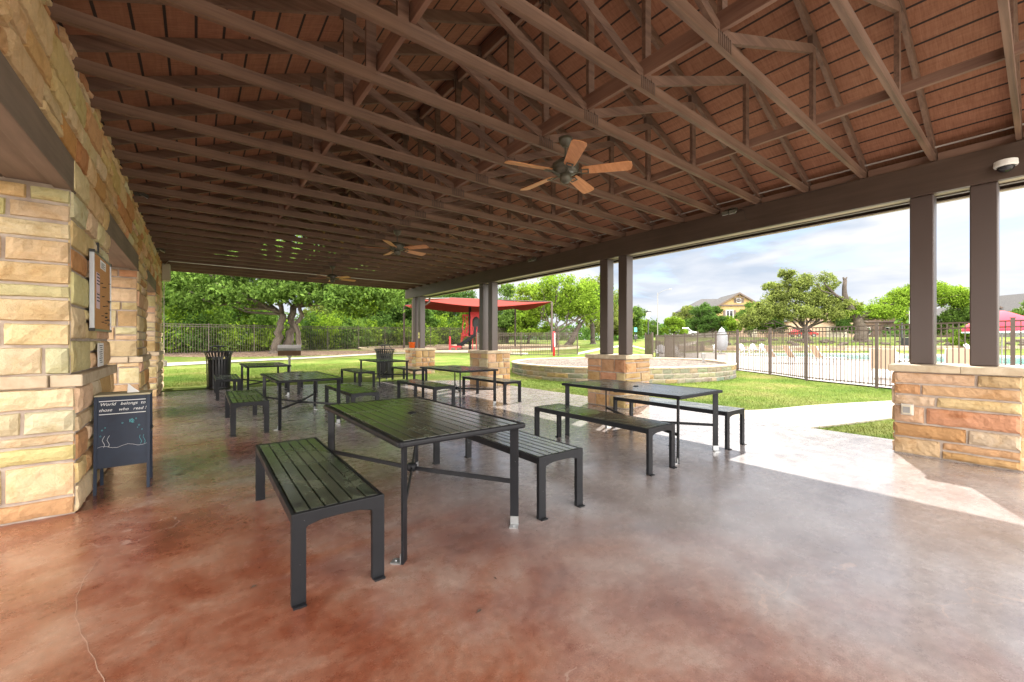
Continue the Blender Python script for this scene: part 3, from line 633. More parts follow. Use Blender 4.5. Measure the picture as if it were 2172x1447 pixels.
flood((6.82,7.9,3.42),PI,'flood light on the beam above the second pair of columns')
b=MB(); b.tube([(6.84,2.93,3.42),(6.82,2.86,3.36),(6.82,2.85,3.26),(6.83,2.80,3.20)],.003,5); b.tube([(6.84,2.9,3.44),(6.835,2.4,3.43),(6.835,1.6,3.43),(6.84,1.5,3.5)],.003,5); b.build('wire',M['black'],pav)
t=thing('security_camera','white dome security camera on the beam above the near columns','camera',(6.80,.24,3.19))
b=MB(); b.lathe([(.075,.055),(.085,.05),(.088,.0),(.08,-.012)],(0,0,0),28); b.box(.0,.06,-.05,.05,-.03,.06); b.build('housing',M['white'],t,smooth=False)
b=MB(); b.lathe([(.068,-.012),(.062,-.035),(.045,-.055),(.02,-.066),(.002,-.069)],(0,0,0),24); b.build('dome',M['glass'],t,smooth=True)
t=thing('electrical_box','beige wall box at the far end of the left stone wall','electrical box',(WX+.0,14.6,3.1))
b=MB(); b.box(.03,.2,-.0,.28,-.12,.34); b.build('case',M['beige'],t,bevel=.012); b=MB(); b.box(.202,.208,.02,.26,-.1,.32); b.build('cover',M['beige'],t,bevel=.004)
t=thing('wall_outlet','small grey outlet box low on the left wall end','outlet',(WX+.03,14.7,.72)); b=MB(); b.box(0,.1,-.06,.06,-.07,.07); b.build('case',M['conduit'],t,bevel=.01); b=MB(); b.box(.102,.11,-.05,.05,-.06,.06); b.build('cover',M['conduit'],t,bevel=.003)
t=thing('outlet_box','clear covered outlet box on the nearest stone pier','outlet',(6.64-.03,.97,.53))
b=MB(); b.box(-.035,0,-.055,.055,-.065,.065); b.build('back_plate',M['conduit'],t,bevel=.006); b=MB(); b.box(-.065,-.036,-.048,.048,-.055,.055); b.build('cover',M['beige'],t,bevel=.012); b=MB(); b.box(-.069,-.0655,-.03,.03,-.035,.035); b.build('socket',M['steel'],t,bevel=.002)
# ---------------------------------------------------------------- boards on the wall
def text(body,size,loc,rot,mat_,parent,name='lettering',ext=.0008,shear=0):
    cu=bpy.data.curves.new('t','FONT'); cu.body=body; cu.size=size; cu.extrude=ext; cu.shear=shear; cu.align_x='CENTER'; cu.align_y='CENTER'
    tmp=bpy.data.objects.new('t',cu); C.objects.link(tmp); bpy.context.view_layer.update()
    me=bpy.data.meshes.new_from_object(tmp.evaluated_get(bpy.context.evaluated_depsgraph_get())); bpy.data.objects.remove(tmp)
    me.materials.clear(); me.materials.append(mat_); o=bpy.data.objects.new(name,me); C.objects.link(o); o.location=loc; o.rotation_euler=rot; o.parent=parent; return o
t=thing('cork_board','orange cork board with aluminium frame hung on the left stone pier','notice board',(WX+.05,5.12,1.44))
cw,chh=.88,.68
b=MB(); b.box(-.02,0,0,cw,0,chh); b.build('cork_panel',M['cork'],t)
b=MB(); b.box(-.022,.01,-.018,.0,-.018,chh+.018); b.box(-.022,.01,cw,cw+.018,-.018,chh+.018); b.box(-.022,.01,0,cw,-.018,0); b.box(-.022,.01,0,cw,chh,chh+.018); b.build('frame',M['alu'],t,bevel=.002)
b=MB()
for y in (-.02,cw-.005):
    for z in (-.02,chh-.005): b.box(-.024,.013,y,y+.026,z,z+.026)
b.box(-.03,-.01,.32,.37,chh+.018,chh+.14); b.build('bracket',M['black'],t)
b=MB(); b.box(.001,.004,.33,.62,chh-.10,chh-.02); hp=b.build('header_card',M['paper'],t)
for k in range(2):
    b=MB(); 
    for q in range(5): b.box(.0045,.005,.36,.36+.2-.05*(q%2),chh-.045-.011*q-.0,chh-.041-.011*q)
    if k==0: b.build('printed_lines',M['ink'],hp)
for k,(z0,z1) in enumerate(((.34,.52),(.19,.335))):
    b=MB(); b.box(.001,.003,.14,.30,z0,z1); pp=b.build('pink_notice',M['pink'],t); b=MB()
    for q in range(3 if k else 4): b.box(.0035,.004,.15,.285,z1-.02-.03*q-(.0),z1-.008-.03*q)
    b.build('printed_lines',M['ink'],pp)
rr=random.Random(4); 
for k in range(24):
    y,z=rr.uniform(.32,.84),rr.uniform(.04,.34) if k>3 else rr.uniform(.4,.5); b=MB(); b.tube([(0,y,z),(.018,y,z)],.004,6); b.build('push_pin',M['black'],t)
t=thing('wall_notice','small white printed notice taped below the cork board','notice',(WX+.05,5.36,1.09)); b=MB(); b.box(-.004,0,0,.28,0,.22); b.build('paper_sheet',M['paper'],t)
b=MB()
for q in range(9): z=.2-.02*q; b.box(.0005,.001,.06+.02*(q%3),.22-.02*(q%2),z-.007,z)
b.build('printed_lines',M['ink'],t)
# A-frame chalkboard
t=thing('chalkboard_sign','black A-frame chalkboard with white handwriting standing by the left wall','chalkboard',(-.70,4.98,0))
W=.365; lean=.035
def board(y0,y1,z0,z1,nm):
    b=MB(); b.add([(0,y0,z0),(W,y0,z0),(W,y1,z1),(0,y1,z1),(0,y0+.014,z0),(W,y0+.014,z0),(W,y1+.014,z1),(0,y1+.014,z1)],[(0,3,2,1),(4,5,6,7),(0,1,5,4),(1,2,6,5),(2,3,7,6),(3,0,4,7)]); return b.build(nm,M['board'],t,bevel=.002)
fp=board(.012,lean+.012,.22,.84,'front_panel'); board(.30,.27,.22,.82,'back_panel')
for (x,ya,yb) in ((.011,0,lean),(W-.011,0,lean),(.011,.325,.28),(W-.011,.325,.28)):
    b=MB(); b.bar((x,ya,0),(x,yb,.84),.022,.018,up=(0,1,0)); b.build('leg',M['board'],t)
b=MB(); b.box(-.002,W+.002,.03,.31,.842,.858); b.build('top_tray',M['palewood'],t,bevel=.003)
b=MB(); b.box(W+.002,W+.008,.04,.30,.5,.512); b.build('side_brace',M['black'],t)
ta=math.atan2(lean,.84)
def chalk(body,z,size,x=W/2): text(body,size,(x,.0105+lean*(z-.22)/.62-.001,z),(R(90)-ta,0,0),M['chalk'],fp,'chalk_writing',shear=.3)
chalk('World   belongs  to',.772,.037); chalk('those    who   read !',.722,.037)
b=MB()
for z in (.80,.686): yy=.0105+lean*(z-.22)/.62; b.bar((.03,yy-.001,z),(W-.03,yy-.001,z),.002,.006)
b.build('chalk_line',M['chalk'],fp)
b=MB()
for (x,z,r_) in ((.25,.60,.006),(.27,.63,.005),(.29,.57,.006),(.05,.55,.005),(.07,.57,.004),(.31,.53,.004),(.28,.55,.003),(.04,.50,.005),(.18,.60,.005)):
    yy=.0105+lean*(z-.22)/.62-.001; b.tube([(x+r_*math.cos(a*PI/5),yy,z+r_*math.sin(a*PI/5)) for a in range(11)],.0012,4)
b.build('chalk_bubbles',M['bluechalk'],fp)
b=MB(); yz=lambda z: .0105+lean*(z-.22)/.62-.001
for k in range(5): a_=2*PI*k/5; cx_,cz_=.24+.011*math.cos(a_),.615+.011*math.sin(a_); b.tube([(cx_+.006*math.cos(q*PI/4),yz(cz_),cz_+.006*math.sin(q*PI/4)) for q in range(9)],.0018,4)
b.build('chalk_flower',M['bluechalk'],fp)
b=MB(); b.tube([(.015+.0335*k,yz(.40),.40+.012*math.sin(k*1.3)) for k in range(11)],.0012,4); b.build('chalk_wave',M['chalk'],fp)
for x in (.06,.09,.30,.325):
    b=MB(); b.tube([(x+.008*math.sin(k*1.5),yz(.40+.02*k),.40+.02*k) for k in range(6 if x<.1 else 5)],.0014,4); b.build('chalk_seaweed',M['bluechalk' if x>.2 else 'chalk'],fp)
# the brick showing between board and wall + folded paper on its top
t=thing('paper_sheet','white folded paper standing on top of the chalkboard sign','paper',(-.50,5.12,.858)); b=MB()
b.add([(0,0,0),(.085,.02,0),(.05,.012,.035),(.015,.003,.075),(.006,0,.08)],[(0,1,2,3,4)]); b.add([(0,.002,0),(.02,.05,0),(.006,.002,.08)],[(0,1,2)]); o=b.build('folded_sheet',M['paper'],t); sd=o.modifiers.new('s','SOLIDIFY'); sd.thickness=.001
# things on the far pier
t=thing('bucket','orange plastic bucket standing on the farthest stone pier','bucket',(6.78,15.28,1.05)); b=MB(); b.lathe([(.10,0),(.125,.22),(.132,.22),(.132,.235),(.12,.235),(.095,.012)],(0,0,0),24); b.build('tub',M['orange'],t,smooth=True); b=MB(); b.tube([(-.13,0,.2),(-.11,-.08,.14),(0,-.13,.1),(.11,-.08,.14),(.13,0,.2)],.003,5); b.build('handle',M['steel'],t); b=MB(); b.tube([(-.02,.02,.06),(-.04,.03,.32)],.012,6); b.tube([(.03,0,.05),(.05,.02,.29)],.01,6); b.build('tool_handles',M['black'],t)
t=thing('yellow_notice','pale yellow notice stuck on the farthest column','notice',(6.895,14.89,1.5)); b=MB(); b.box(-.004,0,-.07,.07,-.06,.16); b.build('paper_sheet',M['yellow'],t); b=MB(); b.box(-.006,-.0045,-.03,.03,.02,.07); b.build('printed_mark',M['ink'],t)

# ---------------------------------------------------------------- trash cans, grill
def make_can():
    t=thing('trash_can','','trash can',group='black slatted trash cans')
    b=MB(); b.lathe([(.22,.03),(.235,.5),(.25,.82),(.24,.82)],(0,0,0),28); b.build('liner',M['black'],t,smooth=True)
    b=MB()
    for k in range(26):
        a=2*PI*k/26; ca,sa=math.cos(a),math.sin(a); pr=[(.265,.04),(.275,.45),(.285,.85),(.30,.93),(.345,1.03)]
        for (r0,z0),(r1,z1) in zip(pr,pr[1:]): b.bar((r0*ca,r0*sa,z0),(r1*ca,r1*sa,z1),.042,.006,up=(ca,sa,0.01))
    b.build('slatted_body',M['black'],t)
    b=MB(); b.lathe([(.255,.02),(.285,.02),(.285,.06),(.255,.06)],(0,0,0),28); b.lathe([(.276,.84),(.294,.84),(.296,.89),(.276,.89)],(0,0,0),28); b.build('band',M['black'],t)
    b=MB(); b.tube([(.348*math.cos(2*PI*k/32),.348*math.sin(2*PI*k/32),1.035) for k in range(33)],.014,8); b.build('rim',M['black'],t,smooth=True)
    b=MB(); b.lathe([(.20,1.165),(.205,1.175),(.10,1.2),(.0,1.205)],(0,0,0),24); l=b.build('lid',M['black'],t,smooth=True); b=MB()
    for k in range(3): a=2*PI*k/3+.4; b.tube([(.15*math.cos(a),.15*math.sin(a),1.17),(.3*math.cos(a),.3*math.sin(a),.95)],.009,6)
    b.tube([(0,0,.95),(0,0,1.18)],.02,8); b.build('lid_post',M['black'],l)
    b=MB(); b.bar((-.13,-.262,.83+.035),(.03,-.30,.865),.004,.05,up=(0,0,1)); b.build('label_plate',M['yellow'],t)
    return t
cn=make_can(); cn.location=(.5,14.1,0); cn['label']='black slatted trash can behind the left far bench'; cn.rotation_euler=(0,0,.35)
dup(cn,(5.35,14.4,0),1.2,'black slatted trash can beside the fourth stone pier')
t=thing('barbecue_grill','covered park grill on a post on the lawn past the slab','grill',(2.65,16.5,terr(2.65,16.5)),R(-9))
b=MB(); b.tube([(0,0,-.1),(0,0,.72)],.04,10); b.box(-.07,.07,-.07,.07,.68,.73); b.build('post',M['steel'],t)
b=MB(); b.prism([(-.36,-.2,.73),(-.36,.2,.73),(-.36,.22,.9),(-.36,-.22,.9)],(.72,0,0)); b.build('firebox',M['rust'],t,bevel=.004)
b=MB(); b.prism([(-.365,-.225,.902),(-.365,.225,.902),(-.365,.225,1.0),(-.365,.13,1.11),(-.365,-.13,1.11),(-.365,-.225,1.0)],(.73,0,0)); l=b.build('lid',M['steel'],t,bevel=.004); b=MB(); b.tube([(-.2,-.225,.93),(-.2,-.27,.93),(.2,-.27,.93),(.2,-.225,.93)],.01,6); b.build('handle',M['black'],l)

# ---------------------------------------------------------------- raised planter of stone courses
PL=[at(1088,17.2),at(1092,15.9),at(1125,14.6),at(1180,13.6),at(1240,13.15),at(1310,12.95),at(1380,12.95),at(1443,13.15),at(1500,13.6),at(1540,14.2),at(1560,15.0),at(1556,16.0),at(1538,17.0),at(1505,18.6),at(1455,19.9),at(1370,20.9),at(1290,21.2),at(1220,20.9),at(1150,20.2),at(1110,19.0)]
def closed(P,n=5):
    out=[];m_=len(P)
    for i in range(m_):
        p0,p1,p2,p3=P[i-1],P[i],P[(i+1)%m_],P[(i+2)%m_]
        for k in range(n): t_=k/n; out.append(.5*((2*p1)+(p2-p0)*t_+(2*p0-5*p1+4*p2-p3)*t_*t_+(3*p1-p0-3*p2+p3)*t_**3))
    return out
pl=closed(PL); ctr=sum(pl,Vector())/len(pl)
t=thing('stone_planter','low curved stone planter wall filled with gravel on the lawn','planter')
b=MB(); cp=MB(); cum=[0]
for i in range(len(pl)): cum.append(cum[-1]+(pl[(i+1)%len(pl)]-pl[i]).length)
tot=cum[-1]
def on(s):
    s%=tot
    for i in range(len(pl)):
        if cum[i+1]>=s: f=(s-cum[i])/(cum[i+1]-cum[i]); return pl[i].lerp(pl[(i+1)%len(pl)],f)
    return pl[0]
rp=random.Random(3)
for c_ in range(3):
    s=rp.random()*.3; e=s+tot
    while s<e-.05:
        w_=min(rp.uniform(.28,.5),e-s); p=on(s);q=on(s+w_); d=(q-p); 
        if d.length>.1:
            dn=d.normalized(); nn_=Vector((dn.y,-dn.x,0)); mid_=(p+q)/2
            if (mid_-ctr).dot(nn_)<0: nn_=-nn_
            stone_face(b,(p+nn_*.0)+Vector((0,0,-.05+c_*.165)),dn,nn_,d.length,.16,GREY,.09,ch=(.16,),wr=(.9,1),bulge=.016,seed=500+int(s*37)+c_,split=False)
            b.prism([p+Vector((0,0,-.05+c_*.165)),q+Vector((0,0,-.05+c_*.165)),q-nn_*.22+Vector((0,0,-.05+c_*.165)),p-nn_*.22+Vector((0,0,-.05+c_*.165))],(0,0,.163),1)
        s+=w_
s=0
while s<tot:
    w_=min(.55,tot-s); p=on(s);q=on(s+w_); dn=(q-p).normalized(); nn_=Vector((dn.y,-dn.x,0)); mid_=(p+q)/2
    if (mid_-ctr).dot(nn_)<0: nn_=-nn_
    z=Vector((0,0,.447)); cp.prism([p+nn_*.035+dn*.004+z,q+nn_*.035-dn*.004+z,q-nn_*.24-dn*.004+z,p-nn_*.24+dn*.004+z],(0,0,.05)); s+=w_
b.build('stone_courses',[M['stone'],M['mortar']],t); cp.build('capstones',M['cap'],t,bevel=.008)
inner=[p+(ctr-p).normalized()*.2 for p in pl]; vs=[(ctr.x,ctr.y,.44)]; fs=[]; n_=len(inner)
for r_ in range(1,9):
    for p in inner: q=ctr.lerp(p,r_/8); vs.append((q.x,q.y,.40+.05*noise.noise(q*.9)+.03*(1-r_/8)))
for k in range(n_): fs.append((0,1+k,1+(k+1)%n_))
for r_ in range(7):
    for k in range(n_): o=1+r_*n_; fs.append((o+k,o+n_+k,o+n_+(k+1)%n_,o+(k+1)%n_))
b=MB(); b.add(vs,fs); b.build('gravel_fill',M['gravel'],t,smooth=True)
p=at(1492,17.6,.42); t=thing('utility_box','small grey utility pedestal standing in the planter gravel','utility box',p,.4); b=MB(); b.box(-.06,.0,-.05,.05,0,.38); b.build('post',M['steel'],t,bevel=.005); b=MB(); b.box(.0,.13,-.08,.08,.15,.40); b.build('housing',M['grey'],t,bevel=.01)

# ---------------------------------------------------------------- fences
def fence(name,pts,h,label,cat='fence',pitch=.11,pk=.018,post=.055,mat_=None,rails=(.1,-.16,-.03),pole=0,bend=True):
    mat_=mat_ or M['fence']; t=thing(name,label,cat,(pts[0][0],pts[0][1],0)); o=Vector((pts[0][0],pts[0][1],0)); P=[Vector((x,y,max(terr(x,y),0 if h>0 else 0))) for x,y in pts]
    for i,p in enumerate(P):
        b=MB(); q=p-o; b.box(q.x-post/2,q.x+post/2,q.y-post/2,q.y+post/2,p.z-.05,p.z+h+.03); b.box(q.x-post/2-.006,q.x+post/2+.006,q.y-post/2-.006,q.y+post/2+.006,p.z+h+.03,p.z+h+.045); b.build('post',mat_,t)
    for p,q in zip(P,P[1:]):
        b=MB(); d=q-p; n=max(1,int(d.length/pitch)); a=p-o; c_=q-o; a.z=p.z; c_.z=q.z
        for rz in rails: z=rz if rz>0 else h+rz; b.bar(a+Vector((0,0,z)),c_+Vector((0,0,z)),.028,.032)
        for k in range(1,n): r_=a.lerp(c_,k/n); b.box(r_.x-pk/2,r_.x+pk/2,r_.y-pk/2,r_.y+pk/2,r_.z+.05,r_.z+h-.02)
        b.build('picket_panel',mat_,t)
    return t
fence('pool_fence',FP,1.8,'brown metal picket fence running beside the pool deck behind the lawn',pitch=.115,pk=.02,post=.07)
LF=[]; x=-9.0
while x<46: LF.append((x,30.3+.25*(x+1.6))); x+=2.4
fence('perimeter_fence',LF,1.85,'long dark picket fence in front of the trees behind the lawn',pitch=.125,pk=.018,mat_=M['fence'])
pf=[at(1012,24.5).xy[:],at(1030,26).xy[:],at(1105,26.3).xy[:],at(1184,26.3).xy[:],at(1225,27.5).xy[:]]
pf2=[]
for a_,b_ in zip(pf,pf[1:]): pf2+=[a_]
pf2.append(pf[-1]); fence('playground_fence',pf2,1.5,'short dark picket fence panel in front of the playground',pitch=.11)
FF=[at(u,d).xy[:] for u,d in ((1372,38),(1400,43),(1440,47),(1490,50),(1545,52.5),(1600,54),(1660,55),(1720,55.5),(1780,56),(1840,56),(1900,55),(1960,54),(2020,52.5),(2080,51),(2140,49.5),(2200,48))]
fence('upper_fence',FF,1.3,'far dark fence above the pool retaining wall',pitch=.16,pk=.02)
# dark screen panel at the corner of the pool fence
t=thing('fence_gate','dense dark mesh gate where the pool fence meets the park path','gate',at(1369,33)); b=MB(); q=at(1384,31)-at(1369,33)
b.prism([(0,0,.05),(q.x,q.y,.05),(q.x,q.y,1.85),(0,0,1.85)],(.03,.03,0)); b.build('mesh_screen',M['fence'],t); b=MB(); b.box(-.05,.03,-.05,.03,0,2.0); b.box(q.x-.05,q.x+.05,q.y-.05,q.y+.05,0,2.0); b.build('post',M['fence'],t)
# retaining wall behind the pool
t=thing('retaining_wall','long low stone retaining wall behind the pool','retaining wall'); b=MB(); RW=[at(u,50.2) for u in range(1400,2260,60)]
for i,(p,q) in enumerate(zip(RW,RW[1:])):
    d=(q-p); dn=d.normalized(); nn_=Vector((dn.y,-dn.x,0)); 
    if nn_.dot(-p)<0: nn_=-nn_
    stone_face(b,p,dn,nn_,d.length,.75,[(.30,.24,.18),(.38,.30,.22),(.25,.19,.14),(.42,.33,.25)],.3,ch=(.25,),wr=(.6,1.2),seed=800+i,split=False)
    b.prism([p,q,q-nn_*.4,p-nn_*.4],(0,0,.74),1)
b.build('stone_courses',[M['stone'],M['mortar']],t)
b=MB(); rr=random.Random(5)
for k in range(110):
    u_=rr.uniform(1500,2200); d_=rr.uniform(51,60); p=at(u_,d_); z=terr(p.x,p.y); s=rr.uniform(.15,.5)
    b.lathe([(.3*s,-.1),(.9*s,.1*s),(s,.35*s),(.7*s,.65*s),(.2*s,.75*s)],(p.x,p.y,z),7)
tag(b.build('rubble_stones',M['bark']),'brown rubble stones scattered on the bank behind the pool','stones',kind='stuff')

# ---------------------------------------------------------------- trees
def leaves(name,clumps,n,size,mat_,parent=None,sub=26,seed=1,flat=.8):
    r=np.random.RandomState(seed); cl=np.array(clumps,float); wgt=cl[:,3]*cl[:,4]*cl[:,5]; wgt=wgt**.67; wgt/=wgt.sum()
    S=[];SR=[]
    for c in cl:
        for k in range(sub):
            d=r.normal(size=3); d/=np.linalg.norm(d); d[2]*=flat if d[2]<0 else 1; rad=r.uniform(.45,1.0); S.append(c[:3]+d*c[3:6]*rad); SR.append(r.uniform(.16,.36)*min(c[3:6].min()*1.3,c[3:6].mean()))
    S=np.array(S);SR=np.array(SR); idx=(r.choice(len(cl),n,p=wgt)*sub+r.randint(0,sub,n))
    d=r.normal(size=(n,3)); d/=np.linalg.norm(d,axis=1)[:,None]; pos=S[idx]+d*(SR[idx]*r.uniform(.2,1.25,n)**.8)[:,None]; ci=(idx//sub); fl=r.rand(n)<.22; pos[fl]=(cl[ci][:,:3]+d*cl[ci][:,3:6]*r.uniform(.3,1.18,n)[:,None]**.7)[fl]
    a=r.normal(size=(n,3)); a/=np.linalg.norm(a,axis=1)[:,None]; b=r.normal(size=(n,3)); b=np.cross(a,b); b/=np.linalg.norm(b,axis=1)[:,None]
    s=size*r.uniform(.55,1.3,n)[:,None]; a=a*s; b=b*s*.55
    v=np.stack([pos-a,pos+b*.9-a*.1,pos+a,pos-b*.9-a*.1],1).reshape(-1,3)
    me=bpy.data.meshes.new(name); me.vertices.add(4*n); me.vertices.foreach_set('co',v.ravel()); me.loops.add(4*n); me.loops.foreach_set('vertex_index',np.arange(4*n)); me.polygons.add(n); me.polygons.foreach_set('loop_start',np.arange(n)*4); me.update(calc_edges=True); me.materials.append(mat_)
    o=bpy.data.objects.new(name,me); C.objects.link(o)
    if parent: o.parent=parent
    return o
def limb(b,p,q,r0,r1,seed,n=6,wob=.12,sides=8):
    r_=random.Random(seed); p=Vector(p);q=Vector(q); L_=(q-p).length; pts=[p]
    for i in range(1,n): t_=i/n; pts.append(p.lerp(q,t_)+Vector((r_.uniform(-1,1),r_.uniform(-1,1),r_.uniform(-.5,.6)))*wob*L_*math.sin(t_*PI)*.8)
    pts.append(q); b.tube(pts,[r0+(r1-r0)*(i/n)**.8 for i in range(n+1)],sides); return pts
def tree(name,label,loc,clumps,n,size,leaf,trunks,bark='bark',group=None,seed=1,rz=0,twigs=4):
    "trunks: list of (base, fork, r0, r1)"
    t=thing(name,label,'tree',loc,rz,group); b=MB(); rr=random.Random(seed)
    for i,(p,q,r0,r1) in enumerate(trunks):
        p=Vector(p); b.tube([p-Vector((0,0,.25)),p+Vector((0,0,.02)),p+(Vector(q)-p)*.08],[r0*1.55,r0*1.3,r0],10); limb(b,p+(Vector(q)-p)*.06,q,r0,r1,seed*7+i,8,.09,10)
    forks=[Vector(tk[1]) for tk in trunks]
    for j,c in enumerate(clumps):
        c=Vector(c[:3]); f=min(forks,key=lambda f:(f-c).length); r0=trunks[forks.index(f)][3]*.5; pts=limb(b,f,c,r0,.035,seed*31+j,7,.12,7)
        for k in range(twigs):
            s=pts[rr.randint(2,len(pts)-1)]; e=c+Vector((rr.uniform(-1,1)*clumps[j][3],rr.uniform(-1,1)*clumps[j][4],rr.uniform(-.3,1)*clumps[j][5]))*.9; limb(b,s,e,.05,.012,seed*77+j*9+k,4,.1,5)
    b.build('trunk',M[bark],t,smooth=True); leaves('crown',clumps,n,size,leaf,t,seed=seed); return t
# the oak with leaning trunks in the mulch bed
def g(u,d): p=at(u,d); return Vector((p.x,p.y,terr(p.x,p.y)))
def ell(base,l): # clumps given as lateral (right), depth, z, r-lateral/depth, rz -> local xy
    out=[]
    for (a,d_,z,r_,rz_) in l: out.append((a*CS+d_*SN,-a*SN+d_*CS,z,r_,r_,rz_))
    return out
o=g(582,26.5)
tree('live_oak','large bright green oak with a leaning grey trunk in the mulch bed',o,ell(o,[(-6.4,.5,4.7,2.6,1.6),(-3.8,-1,5.2,2.6,1.6),(-1,1,5.9,3,1.9),(-4.8,2,6.8,3,1.8),(.6,-1,5.3,2.2,1.4),(-2.6,0,3.9,1.8,.8),(-6.8,1,3.5,1.7,.8),(-1.2,-1.8,3.6,1.5,.8),(-3.6,-1.5,3.4,1.5,.7),(.9,-1.8,3.9,1.3,.8)]),36000,.12,M['leafa'],[((0,0,0),(.5,.1,2.6),.27,.2)],seed=3,twigs=3)
o=g(606,27.2)
tree('live_oak','bright oak with a thick double curved trunk behind the grill',o,ell(o,[(1.2,0,5.6,2.8,1.8),(3.2,.5,4.6,2.4,1.5),(5.6,-.5,4.4,2.4,1.7),(4.6,1,6.4,3,1.8),(.2,-1.2,3.9,1.5,.8),(7.0,.5,4.0,1.6,1.4),(2.4,-1.6,3.8,1.4,.8),(4.2,-1.4,3.3,1.3,.8)]),33000,.12,M['leafa'],[((0,0,0),(.45,0,3.1),.28,.2)],seed=5,twigs=3)
o=g(630,27.0)
tree('live_oak','slimmer straight trunked oak right of the curved trunk',o,ell(o,[(2.0,0,4.9,1.9,1.2),(4.6,0,3.5,1.6,.9),(.6,1.5,5.6,2.2,1.4)]),9000,.12,M['leafc'],[((0,0,0),(.25,0,3.3),.17,.12)],seed=8,twigs=3)
# belt of brush behind the perimeter fence, one mass
rr=random.Random(12); cl=[]
x=-9.5
while x<30:
    y=32.2+.25*(x+1.6)+rr.uniform(0,1.2); z=terr(x,y); h=rr.uniform(1.1,2.3); cl.append((x,y,z+h*.75,rr.uniform(1.2,2.0),1.2,h)); 
    if rr.random()<.7: cl.append((x+rr.uniform(-1,1),y+2.2,z+1.5,2.1,1.6,1.7))
    x+=1.35
for nm,mt,sd,k in (('undergrowth','leafa',21,0),('undergrowth','leafb',22,1),('undergrowth','leafc',23,2)):
    o=leaves(nm,[c for i,c in enumerate(cl) if i%3==k],27000,.13,M[mt],None,seed=sd,sub=30)
    tag(o,('mid green','dark green','yellow green')[k]+' brush growing through and behind the long fence','bushes',kind='stuff')
# backing trees (prototypes copied)
def proto(name,label,seed,leaf,n=11000,h=6.6,r_=3.3,bark='barkd',size=.13,low=1.5):
    q=random.Random(seed); cls=[]
    for k in range(15):
        a=2*PI*k/6.3+q.random(); zz=q.uniform(low-.2,h*.82); rr_=r_*q.uniform(.45,.9)*(1-.55*max(0,zz/h-.45)); cls.append((rr_*math.cos(a),rr_*math.sin(a),zz,r_*q.uniform(.22,.42),r_*q.uniform(.22,.42),h*q.uniform(.08,.16)))
    cls.append((0,0,h*.84,r_*.3,r_*.3,h*.15)); cls.append((0,0,h*.5,r_*.5,r_*.5,h*.2))
    return tree(name,label,(0,0,0),cls,n,size,leaf,[((0,0,0),(q.uniform(-.3,.3),q.uniform(-.3,.3),low),.17,.12)],bark,seed=seed,twigs=3)
pr=[proto('park_tree','',41,M['leafb'],20000),proto('park_tree','',42,M['leafa'],20000),proto('park_tree','',43,M['leafc'],17000,5.2,2.9),proto('park_tree','',44,M['leafd'],20000,6.2,3.6)]
used=[False]*4
def place(k,u,d,label,s=1.0,group=None,rz=None,sz=None):
    p=g(u,d); t=pr[k] if not used[k] else dup(pr[k]); used[k]=True; t.location=p; t.rotation_euler=(0,0,rz if rz is not None else u*.37); t.scale=(s,s,sz or s); t['label']=label
    if group: t['group']=group
    elif 'group' in t.keys(): del t['group']
    return t
GB='trees behind the long perimeter fence'
for i,(k,u,d,s,l) in enumerate([(1,350,33,1.1,'green tree behind the fence next to the left wall end'),(0,430,38,1.2,'dark tree behind the fence above the left trash can'),(2,505,36,1.1,'yellow green tree behind the fence left of the oak trunks'),(3,700,44,.85,'olive tree seen past the right of the oak trunks'),(2,740,40,.85,'yellow green bushy tree behind the fence right of the oaks'),(0,800,42,1.25,'tall dark tree behind the fence above the right trash can'),(0,858,43,1.25,'dark tree behind the left posts of the shade canopy'),(1,912,50,.9,'green tree seen between the last two pairs of columns'),(0,965,50,1.05,'dark tree behind the red play tower'),(1,1075,50,1.15,'tree poking above the shade canopy behind the third columns'),(2,1010,47,.9,'light green tree directly behind the play tower'),(2,1120,48,.95,'yellow green tree behind the right canopy posts'),(3,1290,58,.95,'olive tree between the second pair of columns'),(1,1325,62,1.0,'green tree just right of the second pair of columns')]):
    place(k,u,d,l,s,GB)
o=g(1178,36)
tree('park_tree','airy light green tree with fanning branches right of the shade canopy',o,ell(o,[(-2.2,0,4.6,1.6,1.2),(0,.5,5.4,1.8,1.3),(2.2,0,4.6,1.9,1.5),(1.2,1,3.6,1.8,1.2),(-1.2,1,3.4,1.5,1.0),(3.4,.5,3.4,1.4,1.1)]),20000,.11,M['leafc'],[((0,0,0),(0,0,1.4),.2,.14)],seed=51,twigs=6)
o=g(1206,44); tree('park_tree','dark trunked oak right of the playground fence',o,ell(o,[(1,0,4.6,2.3,1.4),(3,0,4.9,2.2,1.5),(-1.5,0,4.4,1.8,1.1)]),15000,.13,M['leafa'],[((0,0,0),(1.2,-.6,2.2),.34,.24)],'barkd',seed=52)
o=g(1258,46); tree('park_tree','dark trunked oak left of the second pair of columns',o,ell(o,[(-1.4,0,4.4,2.2,1.3),(1.2,0,4.8,2.4,1.5),(.2,0,6.2,2,1.2)]),15000,.13,M['leafd'],[((0,0,0),(-.2,0,2.3),.3,.22)],'barkd',seed=53)
